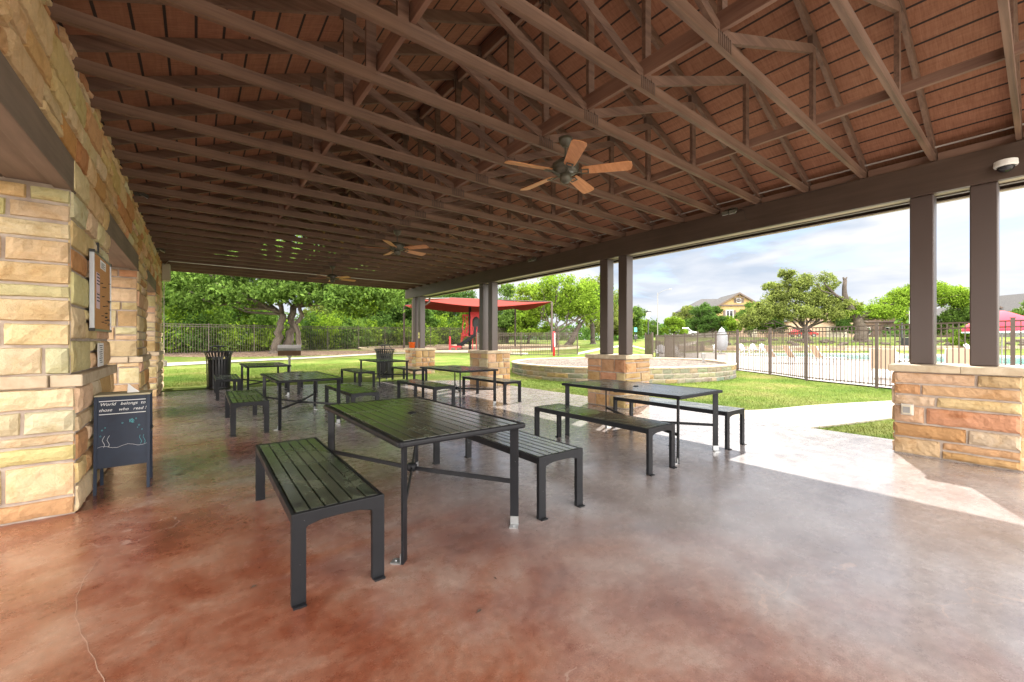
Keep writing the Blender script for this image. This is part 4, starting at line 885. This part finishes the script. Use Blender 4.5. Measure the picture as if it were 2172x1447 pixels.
# right side
for (k,u,d,s,l) in [(2,1352,75,.75,'pale round tree at the left edge of the open sky'),(1,1385,85,.6,'small green tree behind the black lamp post'),(2,1432,62,.66,'bright green round tree left of the yellow house'),(3,1458,74,.95,'olive tree behind the bright round tree'),(0,1495,66,.85,'dark green tree in front of the yellow house roof'),(2,1545,64,.68,'bright green tree under the yellow gable'),(0,1512,63,.6,'small dark tree among the bright ones before the house'),(1,1592,70,.95,'green tree touching the big oak on its left'),(0,1640,72,.6,'dark bush under the left side of the big oak'),(0,1790,80,.7,'dark tree behind the broken trunk'),(2,1938,85,1.15,'bright tree just left of the nearest columns'),(1,2036,58,1.0,'green tree seen between the two nearest columns'),(2,2062,50,.7,'yellow green bush between the nearest columns'),(1,2185,70,1.0,'tree at the right edge past the nearest column')]:
    place(k,u,d,l,s,'trees across the park on the right')
o=g(1709,60)
tree('spreading_oak','big spreading oak with dark forked trunk beyond the pool',o,ell(o,[(-4.8,0,4.2,2.4,1.3),(-3.2,0,6.0,2.2,1.3),(-1.2,0,7.8,2.0,1.3),(.6,0,5.6,2.4,1.4),(3.2,-.5,4.8,2.4,1.2),(-2.2,-1,3.7,2.6,1.1),(5.4,0,4.4,1.7,1.0),(-6.6,0,3.0,1.9,1.0),(-2.4,0,9.2,1.1,.7),(-7.6,0,2.4,1.3,.9),(1.8,-1.5,3.4,2.2,.9),(2.6,.5,7.0,1.3,.8),(-4.4,0,7.4,1.2,.7)]),46000,.14,M['leafd'],[((0,0,0),(-.2,0,1.4),.4,.3)],'barkd',seed=61).scale=(1.12,1.12,1.06)
o=g(1826,58)
t=tree('old_oak','old oak with a thick trunk and a broken upright stub',o,ell(o,[(1.0,-.5,4.2,2.2,1.0),(3.4,-.5,4.0,2.2,1.0),(4,0,5.2,2.4,1.2),(6.8,0,6.2,2.4,1.6),(9.4,0,6.8,2.5,1.7),(-1.6,0,3.9,1.2,.6),(12.4,0,6.3,2.4,1.5),(15,0,5.6,2.2,1.5)]),42000,.14,M['leafc'],[((0,0,0),(-.5,.2,3.2),.85,.6)],'bark',seed=62)
b=MB(); q=lambda a,z: Vector((a*CS,-a*SN,z)); b.tube([q(-.5,3.0),q(-1.4,4.4),q(-2.0,5.6),q(-2.3,6.6),q(-2.35,7.7),q(-2.25,8.7)],[.6,.5,.42,.33,.27,.24],9); b.tube([q(-2.25,8.6),q(-2.0,9.1)],[.14,.1],6); b.tube([q(-2.3,8.6),q(-2.5,9.1)],[.15,.11],6); b.tube([q(-2.0,5.6),q(-3.6,6.6),q(-5.2,8.2),q(-4.6,9.4)],[.25,.18,.09,.03],7); b.tube([q(-3.6,6.6),q(-5.6,7.2),q(-6.6,8.6)],[.12,.07,.02],6)
b.build('broken_stub',M['barkd'],t,smooth=True)
leaves('twig_leaves',[(*q(-5.3,8.9),1.4,1.4,1.0),(*q(-3.8,8.0),.9,.9,.7)],1500,.12,M['leafd'],t,seed=66)
# far woods all round the horizon, one mass
cl=[]; rr=random.Random(8)
for k in range(190):
    a=R(-75)+R(215)*k/190; d_=rr.uniform(105,150); x,y=d_*math.sin(a),d_*math.cos(a); cl.append((x,y,terr(x,y)+1.6,5.5,5.5,rr.uniform(2.4,5.2)))
tag(leaves('distant_woods',cl,60000,.6,M['leafb'],None,seed=90,sub=10),'distant line of dark trees along the horizon','woods',kind='stuff')

# ---------------------------------------------------------------- grass blades near the pavilion
def inpoly(x,y,P):
    c=np.zeros(len(x),bool); j=len(P)-1
    for i in range(len(P)):
        xi,yi=P[i];xj,yj=P[j]; c^=((yi>y)!=(yj>y))&(x<(xj-xi)*(y-yi)/(yj-yi+1e-12)+xi); j=i
    return c
def grass(name,x0,x1,y0,y1,n,hgt,wd,label,excl,incl=None,seed=1):
    r=np.random.RandomState(seed); x=r.uniform(x0,x1,n);y=r.uniform(y0,y1,n); ok=np.ones(n,bool)
    for P in excl: ok&=~inpoly(x,y,P)
    if incl: ok&=inpoly(x,y,incl)
    x=x[ok];y=y[ok];n=len(x); z=np.array([terr(a,b) for a,b in zip(x,y)]); th=r.uniform(0,2*PI,n); h=hgt*r.uniform(.4,1.2,n); lean=r.normal(size=(n,2))*.5*h[:,None]; dx=np.cos(th)*wd/2;dy=np.sin(th)*wd/2
    v=np.stack([np.stack([x-dx,y-dy,z-.005],1),np.stack([x+dx,y+dy,z-.005],1),np.stack([x+lean[:,0],y+lean[:,1],z+h],1)],1).reshape(-1,3)
    me=bpy.data.meshes.new(name); me.vertices.add(3*n); me.vertices.foreach_set('co',v.ravel()); me.loops.add(3*n); me.loops.foreach_set('vertex_index',np.arange(3*n)); me.polygons.add(n); me.polygons.foreach_set('loop_start',np.arange(n)*3); me.update(calc_edges=True); me.materials.append(M['blade'])
    o=bpy.data.objects.new(name,me); C.objects.link(o); return tag(o,label,'grass',kind='stuff')
pathp=A+B[::-1]; plp=[(p.x,p.y) for p in pl]; fx=[(x-.1,y) for x,y in FP]
grass('grass',7.47,20,-2,17,190000,.045,.011,'short green lawn grass right of the pavilion slab',[pathp,plp],[(7.47,-2),(7.47,17),(20,17)]+[(x,y) for x,y in FP[::-1] if y<12]+[(12,-2)],seed=2)
grass('grass',-3,9,14.97,21,90000,.045,.014,'short lawn grass past the far end of the slab',[],None,seed=3)

def fl(u,v): d_=H*F/(v-YH); l_=(u-1086)/F*d_; return (d_*SN+l_*CS,d_*CS-l_*SN,.0015)
b=MB(); cp_=[fl(*q) for q in ((222,1175),(205,1190),(192,1212),(178,1228),(170,1250),(161,1268),(163,1290),(158,1308),(167,1325),(171,1345),(184,1362),(188,1382),(201,1398),(206,1420),(220,1440),(224,1460),(238,1490))]
for p,q in zip(cp_,cp_[1:]): b.bar(p,q,.0022,.001)
tag(b.build('floor_crack',M['crack']),kind='structure')
b=MB(); rr=random.Random(19)
for k in range(60):
    x,y=(rr.uniform(2.6,7.2),rr.uniform(1.5,14)) if k<45 else (rr.uniform(-.5,2.5),rr.uniform(1.2,9)); a_=rr.uniform(0,6.28); s_=rr.uniform(.008,.024); ca,sa=math.cos(a_)*s_,math.sin(a_)*s_
    b.add([(x-ca,y-sa,.002),(x-sa*.4,y+ca*.4,.006),(x+ca,y+sa,.003),(x+sa*.4,y-ca*.4,.007)],[(0,1,2,3)])
tag(b.build('leaf_litter',M['bark']),'small dry leaf bits scattered on the stained floor','leaf litter',kind='stuff')
# ---------------------------------------------------------------- playground
t=thing('shade_canopy','red hipped shade canopy on brown posts over the playground','shade canopy')
c1=at(876,27.5);c2=at(1170.5,31);c3=at(1093,39);c4=at(857,35); zs=[1.33+89*27.5/F,1.33+83*31/F,1.33+69*39/F,1.33+75.5*35/F]
for p,z in zip((c1,c2,c3,c4),zs): b=MB(); b.tube([(p.x,p.y,terr(p.x,p.y)-.1),(p.x,p.y,z)],.085,10); b.build('post',M['fence'],t)
K=[Vector((p.x,p.y,z)) for p,z in zip((c1,c2,c3,c4),zs)]
r1=(K[0]+K[3])/2*.68+(K[1]+K[2])/2*.32; r2=(K[0]+K[3])/2*.36+(K[1]+K[2])/2*.64; r1.z=r2.z=4.75
def sag(a,b_,dn,n=12):
    cc=sum(K,Vector())/4; o=[]
    for i in range(n+1): t_=i/n; p=a.lerp(b_,t_); s=math.sin(t_*PI); p=p+(Vector((cc.x,cc.y,p.z))-p)*.09*s; p.z-=dn*s; o.append(p)
    return o
def panel(edge,ridge):
    n=len(edge)-1; vs=[];fs=[];m_=6
    for i in range(n+1):
        rp_=ridge[0].lerp(ridge[1],i/n)
        for j in range(m_+1): q=edge[i].lerp(rp_,j/m_); q.z-=.10*math.sin(j/m_*PI); vs.append(q)
    for i in range(n):
        for j in range(m_): q=i*(m_+1)+j; fs.append((q,q+1,q+m_+2,q+m_+1))
    return vs,fs
b=MB()
for e,r_ in ((sag(K[0],K[1],.42),(r1,r2)),(sag(K[1],K[2],.4),(r2,r2)),(sag(K[2],K[3],.5),(r2,r1)),(sag(K[3],K[0],.4),(r1,r1))): b.add(*panel(e,r_))
o=b.build('shade_cloth',M['shade'],t,smooth=True); s_=o.modifiers.new('s','SOLIDIFY'); s_.thickness=.015
b=MB()
for a_,b_ in ((K[0],r1),(K[3],r1),(K[1],r2),(K[2],r2),(r1,r2)): b.tube([a_,b_-Vector((0,0,.03))],.045,8)
b.build('roof_frame',M['fence'],t)
p0=at(998,33); z0=terr(p0.x,p0.y)
t=thing('play_structure','red and dark playground tower with arched panel, stairs and slide','play structure',(p0.x,p0.y,z0),-YAW)
for (x,y) in ((-.1,0),(1.0,0),(-.1,1.1),(1.0,1.1)): b=MB(); b.tube([(x,y,-.1),(x,y,3.7)],.055,10); b.build('post',M['metal'],t)
b=MB(); b.box(-.1,1.0,0,1.1,1.15,1.22); b.build('deck_platform',M['metal'],t)
b=MB(); P=[(.0,1.25),(.15,1.25),(.15,2.1)]+[(.45-.3*math.cos(a*PI/8),2.3+.42*math.sin(a*PI/8)) for a in range(9)]+[(.75,2.1),(.75,1.25),(.9,1.25),(.9,3.1),(0,3.1)]; b.prism([(x,-.05,z) for x,z in P],(0,.07,0)); b.build('arch_panel',M['red'],t)
b=MB(); b.box(.15,.75,.3,.34,1.25,2.75); b.build('dark_panel',M['black'],t)
for x in (-.62,-.38,-.2): b=MB(); b.tube([(x+.05*math.sin(z*1.3+x*9),.1,1.2+z*.22) for z in range(8)],.045,8); b.build('climber_pole',M['red'],t)
b=MB(); b.box(-.66,-.12,.05,.12,2.75,2.9); b.box(-.66,-.12,.05,.12,1.15,1.3); b.build('climber_frame',M['red'],t)
for y in (-.1,.5):
    b=MB(); b.tube([(-.78,y,.1),(-.72,y,1.35),(-.1,y,2.0)],.025,6); b.tube([(-.75,y,.9),(-.1,y,1.55)],.02,6); 
    for k in range(6): x=-.72+k*.12; b.tube([(x,y,.75+k*.12),(x,y,1.3+k*.12)],.012,5)
    b.build('handrail',M['red'],t)
b=MB()
for k in range(5): b.box(-.75+k*.13,-.62+k*.13,-.1,.5,.15+k*.22,.2+k*.22)
b.build('stairs',M['metal'],t)
b=MB(); 
for y in (-.75,-.25): b.prism([(-1.0,y,.35),(-.7,y,.35),(.45,y,1.15),(.45,y,1.4),(-.75,y,.6),(-1.0,y,.55)],(0,.05,0))
b.prism([(-1.0,-.7,.3),(-.7,-.7,.3),(.45,-.7,1.12),(.45,-.7,1.17),(-.7,-.7,.36),(-1.0,-.7,.36)],(0,.45,0)); b.build('slide',M['metal'],t)
b=MB(); b.lathe([(.0,-.03),(.12,-.03),(.12,.03),(.0,.03)],(0,0,0),12); o=b.build('wheel_panel',M['red'],t); o.location=(.0,-.2,1.05); o.rotation_euler=(R(90),0,0)
for x in (.2,.5,.95): b=MB(); b.tube([(x,-.3,.05),(x,-.25,1.3),(x+.03,-.1,1.9)],.035,7); b.build('grab_bar',M['red'],t)
p0=at(952,31.5); t=thing('balance_bench','low red play bench with upright red end post','play bench',(p0.x,p0.y,terr(p0.x,p0.y)),-YAW)
b=MB(); b.box(0,.14,0,.14,0,1.15); b.build('upright_post',M['red'],t,bevel=.03); b=MB(); b.box(.14,.95,0,.35,.3,.42); b.build('seat',M['red'],t,bevel=.02); b=MB(); b.box(.5,.58,.1,.2,0,.3); b.build('leg',M['red'],t)
p0=at(1175,26.2); t=thing('red_post','red post with white stripe beside the playground fence','post',(p0.x,p0.y,terr(p0.x,p0.y))); b=MB(); b.tube([(0,0,-.1),(0,0,1.55)],.075,10); b.build('pole',M['red'],t,smooth=True); b=MB(); b.box(-.03,.03,-.079,-.0765,.6,1.45); b.build('stripe',M['white'],t)
# playground kerb
t=thing('timber_kerb','curved pale kerb around the playground mulch','kerb'); b=MB(); c=at(1010,36)
K_=[]
for k in range(49):
    a=2*PI*k/48; w_=1+.12*noise.noise(Vector((math.cos(a)*1.5+9,math.sin(a)*1.5,0))); x=9.5*w_*math.cos(a);y=5.2*w_*math.sin(a); X=c.x+x*math.cos(-.35)-y*math.sin(-.35);Y=c.y+x*math.sin(-.35)+y*math.cos(-.35); K_.append(Vector((X,Y,terr(X,Y)+.06)))
for a_,b_ in zip(K_,K_[1:]): b.bar(a_,b_,.16,.22)
b.build('kerb_stones',M['cap'],t)

# ---------------------------------------------------------------- pool furniture
def make_lounger():
    t=thing('sun_lounger','','sun lounger',group='tan sling loungers on the pool deck')
    b=MB()
    for y in (-.31,.31):
        b.tube([(0,y,.36),(1.25,y,.36)],.018,6); b.tube([(0,y,.36),(-.42,y,1.05)],.018,6)
        for x in (.1,1.1): b.tube([(x,y,.36),(x-.05,y,0)],.018,6)
    b.build('frame',M['adir'],t); b=MB(); b.box(.0,1.25,-.3,.3,.355,.367); b.build('seat_sling',M['sling'],t)
    b=MB(); b.prism([(-.0,-.3,.37),(-.0,.3,.37),(-.42,.3,1.05),(-.42,-.3,1.05)],(.012,0,.006)); b.build('back_sling',M['sling'],t); return t
lg=make_lounger()
LG=[(1640,24.5,'tan lounger farthest left behind the pool fence'),(1680,24,'middle tan lounger facing the pool'),(1738,23.5,'tan lounger with raised back just before the pool water'),(1872,13.9,'tan lounger seen from behind close to the fence post'),(2030,14.5,'tan lounger end visible between the nearest columns')]
for i,(u,d,l) in enumerate(LG):
    o=lg if i==0 else dup(lg); p=at(u,d); o.location=(p.x,p.y,.015); o.rotation_euler=(0,0,(R(-38) if i<3 else R(10))); o['label']=l
def make_adir():
    t=thing('adirondack_chair','','chair',group='pale adirondack chairs around the pool')
    b=MB()
    for k in range(5): x=-.24+k*.12; h=1.0-abs(k-2)*.06; b.prism([(x-.05,.1,.3),(x+.05,.1,.3),(x+.05,.38,h),(x-.05,.38,h)],(0,.02,.0))
    b.build('back_slats',M['adir'],t); b=MB()
    for k in range(5): b.box(-.27,.27,-.42+k*.11,-.33+k*.11,.36-k*.02,.38-k*.02)
    b.build('seat',M['adir'],t)
    for s in (-1,1):
        b=MB(); b.box(s*.34-.06,s*.34+.06,-.45,.25,.56,.58); b.build('armrest',M['adir'],t); b=MB(); b.box(s*.3-.02,s*.3+.02,-.42,-.32,0,.56); b.bar((s*.29,-.35,.33),(s*.29,.45,.02),.03,.1); b.build('leg',M['adir'],t)
    return t
ad=make_adir()
for i,(u,d,l) in enumerate([(1402,33,'pale chair left of the dark bin by the pool'),(1438,33,'pale chair right of the dark bin by the pool'),(1521,44,'pale chair beside the folded grey umbrella'),(1577,46,'left chair of the three pale chairs across the pool corner'),(1600,46,'middle chair of the three pale chairs across the pool corner'),(1621,46,'right chair of the three pale chairs across the pool corner'),(2057,46,'lone pale chair across the pool between the nearest columns')]):
    o=ad if i==0 else dup(ad); p=at(u,d); o.location=(p.x,p.y,.015); o.rotation_euler=(0,0,-YAW+R((-20,25,0,15,-5,10,0)[i])); o['label']=l; o.scale=(1.05,)*3
wl=[(1905,24),(1932,23.5)]
for i,(u,d) in enumerate(wl):
    p=at(u,d); t=thing('white_lounger',('white pool lounger nearest the tan chair','white pool lounger nearest the columns')[i],'sun lounger',(p.x,p.y,.015),R(60),'white loungers by the water'); b=MB(); b.prism([(-.9,0,.2),(.3,0,.2),(.75,0,.62),(.72,0,.68),(.28,0,.28),(-.9,0,.28)],(0,.65,0)); b.build('seat',M['white'],t,bevel=.03); b=MB(); b.box(-.8,-.7,.05,.6,0,.2); b.box(.2,.3,.05,.6,0,.2); b.build('leg',M['white'],t)
p=at(1531,42); t=thing('folded_umbrella','closed grey pool umbrella leaning among the chairs','umbrella',(p.x,p.y,.015)); b=MB(); b.lathe([(.42,.35),(.6,1.2),(.5,2.0),(.2,2.55),(.02,2.7)],(0,0,0),14); b.build('canopy',M['greycloth'],t,smooth=True); b=MB(); b.tube([(0,0,0),(0,0,2.8)],.03,8); b.lathe([(.3,0),(.3,.08)],(0,0,0),14); b.build('pole',M['steel'],t)
p=at(2125,22); t=thing('pool_umbrella','open red umbrella with pale rim beyond the nearest columns','umbrella',(p.x,p.y,.015)); b=MB(); b.lathe([(1.45,1.78),(1.47,1.98),(1.25,2.25),(.75,2.62),(.3,2.85),(.02,2.95)],(0,0,0),24); o=b.build('canopy',M['umb'],t,smooth=True); b=MB(); b.tube([(0,0,0),(0,0,2.95)],.03,8); b.lathe([(.3,0),(.3,.08)],(0,0,0),14); b.build('pole',M['steel'],t); b=MB(); b.lathe([(1.46,1.76),(1.475,1.77),(1.475,1.82),(1.46,1.82)],(0,0,0),24); b.build('rim',M['white'],t)
cn2=dup(cn,tuple(at(1418,31.5,.012)),.3,'dark brown bin standing by the pool fence'); cn2['group']='black slatted trash cans'
p=g(1925,52); t=thing('black_bin','black bin with post on the bank behind the pool','bin',p); b=MB(); b.prism([(-.7,-.4,0),(.7,-.4,0),(.8,-.45,1.1),(-.8,-.45,1.1)],(0,.8,0)); b.build('tub',M['black'],t,bevel=.05); b=MB(); b.tube([(-.2,.5,0),(-.2,.5,3.0)],.12,8); b.build('post',M['black'],t)
# ---------------------------------------------------------------- lamps, buildings, cars
p=g(1375,42); t=thing('street_lamp','black lantern park lamp post left of the tall pole','lamp post',p); b=MB(); b.lathe([(.16,0),(.14,.3),(.08,.4),(.07,3.2),(.1,3.3)],(0,0,0),10); b.build('pole',M['black'],t); b=MB(); b.lathe([(.12,3.3),(.24,3.95),(.24,4.0)],(0,0,0),8); b.build('lamp_glass',M['lens'],t); b=MB(); b.lathe([(.30,4.0),(.30,4.08),(.2,4.16),(.02,4.2)],(0,0,0),12); b.build('lamp_cap',M['black'],t)
p=g(1395,72); t=thing('street_lamp','tall silver street light with a curved arm','street light',p,-YAW); b=MB(); b.tube([(0,0,-.2),(0,0,7.9)],[.09,.06],8); b.build('pole',M['steel'],t); b=MB(); b.tube([(0,0,7.4),(.35,0,7.9),(1.0,0,8.25),(1.9,0,8.45)],.035,6); b.build('arm',M['steel'],t); b=MB(); b.bar((1.85,0,8.44),(2.4,0,8.48),.18,.09); b.build('lamp_head',M['steel'],t,bevel=.02)
p=g(1348,55); t=thing('waste_station','small dark dog waste post with pale sign in the park','sign post',p,-YAW); b=MB(); b.tube([(0,0,0),(0,0,1.9)],.05,6); b.build('post',M['black'],t); b=MB(); b.box(-.18,.18,-.07,-.05,1.35,1.9); b.build('sign_plate',M['bluechalk'],t); b=MB(); b.box(-.22,.22,-.1,.2,.3,.9); b.build('bin',M['black'],t,bevel=.03)
p=g(1945,55); t=thing('sign_board','grey back of a tall sign panel left of the near column','sign',p,-YAW); b=MB(); b.box(-.35,.35,0,.06,.9,3.6); b.build('panel',M['adir'],t); b=MB(); b.tube([(-.9,0,0),(-.9,0,4.4)],.12,7); b.tube([(0,.1,0),(0,.1,3.4)],.06,6); b.build('post',M['adir'],t)
p=at(2090,52); 
def house(name,label,loc,rz,W,D,eh,rh,wallm,gable=True,wins=(),garage=()):
    t=thing(name,label,'house',loc,rz); b=MB(); b.box(0,W,0,D,-1,eh)
    b.prism([(0,.0,eh),(W,.0,eh),(W/2,.0,eh+rh)],(0,.2,0)); b.build('wall',wallm,t)
    b=MB(); e=.5; k=rh/(W/2)
    for s in (-1,1):
        xe=W/2+s*(W/2+e); ze=eh-k*e; b.prism([(W/2,-e,eh+rh),(xe,-e,ze),(xe,-e,ze+.2),(W/2,-e,eh+rh+.22)],(0,D+2*e,0))
    b.build('roof',M['shingle'],t)
    b=MB()
    for s in (-1,1): xe=W/2+s*(W/2+e); ze=eh-k*e; b.bar((W/2,-e-.04,eh+rh+.06),(xe,-e-.04,ze+.06),.08,.32,up=(0,1,0)) if False else b.prism([(W/2,-e-.06,eh+rh-.1),(xe,-e-.06,ze-.1),(xe,-e-.06,ze+.25),(W/2,-e-.06,eh+rh+.27)],(0,.058,0))
    b.box(-.3,W+.3,-.25,-.02,eh-.15,eh+.15); b.build('roof_trim',M['trim'],t)
    for (x,z,w_,h) in wins:
        b=MB(); b.box(x-.1,x+w_+.1,-.08,-.02,z-.1,z+h+.1); f=b.build('window',M['white'],t); b=MB(); b.box(x,x+w_/2-.04,-.1,-.082,z,z+h); b.box(x+w_/2+.04,x+w_,-.1,-.082,z,z+h); b.build('pane',M['glass'],f); b=MB(); b.box(x-.65,x-.13,-.09,-.02,z-.05,z+h+.05); b.box(x+w_+.13,x+w_+.65,-.09,-.02,z-.05,z+h+.05); b.build('shutter',M['trim'],f)
    for (x,w_) in garage: b=MB(); b.box(x,x+w_,-.06,-.02,-1,2.4); b.build('garage_door',M['beige'],t)
    return t
p=g(1524,88); hs=house('house','two storey yellow house with brown trimmed gable and grey roof',(p.x,p.y,p.z),-YAW-.1,8.2,9,7.0,2.5,M['stucco'],wins=((1.6,4.4,1.3,1.5),(5.0,4.4,1.2,1.5),(3.8,7.6,.7,.8)))
b=MB(); b.box(-5.5,-.01,2,10,-1,6.4); b.build('side_wing',M['grey'],hs); b=MB(); b.prism([(-12.5,1.2,6.3),(-12.5,10.8,6.3),(-7,6,8.9)],(0.0,0,0)) if False else b.add([(-6.3,1.2,6.2),(3,1.2,6.2),(4,6,9.0),(-1.5,6,9.0),(-6.3,10.8,6.2),(3,10.8,6.2)],[(0,1,2,3),(5,4,3,2),(4,0,3)]); o=b.build('wing_roof',M['shingle'],hs); sd=o.modifiers.new('s','SOLIDIFY'); sd.thickness=.2
b=MB(); 
for (a_,b_) in (((3.0,9.1),(5.2,9.1)),((4.1,8.1),(4.1,9.9)),((4.1,8.2),(3.2,8.9)),((4.1,8.2),(5.0,8.9))): b.bar((a_[0],-.4,a_[1]-.5),(b_[0],-.4,b_[1]-.5),.12,.12,up=(0,1,0))
b.build('gable_bracket',M['trim'],hs)
p=g(1563,80); t=thing('low_building','low tan building under the trees right of the yellow house','building',p,-YAW); b=MB(); b.box(0,5.5,0,5,-.5,2.9); b.build('wall',M['stucco2'],t); b=MB(); b.box(-.3,5.8,-.3,5.3,2.9,3.1); b.build('roof',M['shingle'],t); b=MB(); b.box(2.2,4.0,-.04,-.01,.2,2.2); b.build('door',M['beige'],t)
p=g(1672,82); house('house','tan garage house behind the spreading oak',(p.x,p.y,p.z),-YAW,15,9,3.3,2.6,M['stucco2'],garage=((7.5,4.6),))
p=g(1800,90); house('house','dark brown house behind the old oak trunk',(p.x,p.y,p.z),-YAW,15,9,3.6,2.4,M['brownb'],wins=((3,.9,1.6,1.4),(8,.9,1.6,1.4)))
p=g(2030,78); house('house','brown house with dark door behind the red umbrella',(p.x,p.y,p.z),-YAW,13,9,3.2,3.0,M['brownb'],wins=((2,.9,1.4,1.4),))
p=g(2146,75); house('house','grey gabled house at the right edge of the picture',(p.x,p.y,p.z),-YAW,12,9,4.6,3.6,M['grey'],wins=((3,1.2,1.6,1.6),))
def car(label,loc,rz,pm):
    t=thing('parked_car',label,'car',loc,rz); b=MB(); P=[(-2.2,.35),(2.2,.35),(2.25,.8),(1.3,.95),(.7,1.42),(-1.1,1.45),(-1.8,.98),(-2.2,.9)]; b.prism([(x,-.85,z) for x,z in P],(0,1.7,0)); b.build('body',pm,t,bevel=.08)
    b=MB(); b.prism([(-1.55,-.865,.98),(1.15,-.865,.96),(.62,-.865,1.36),(-1.05,-.865,1.38)],(0,1.73,0)); b.build('windows',M['glass'],t)
    for x in (-1.35,1.35):
        for y in (-.86,.66):
            b=MB(); b.prism([(x+.34*math.cos(a*PI/8),y,.34+.34*math.sin(a*PI/8)) for a in range(16)],(0,.2,0)); wv_=b.build('wheel',M['rubber'],t); b=MB(); b.prism([(x+.18*math.cos(a*PI/6),y-.005,.34+.18*math.sin(a*PI/6)) for a in range(12)],(0,.21,0)); b.build('rim',M['alu'],wv_)
    return t
p=g(1703,72); car('red car parked before the tan garages',p,-YAW+.1,M['carpaint'])
p=g(1448,66); car('white car parked behind the bright green trees',p,-YAW-.2,M['carwhite'])
print('objects',len(bpy.data.objects))
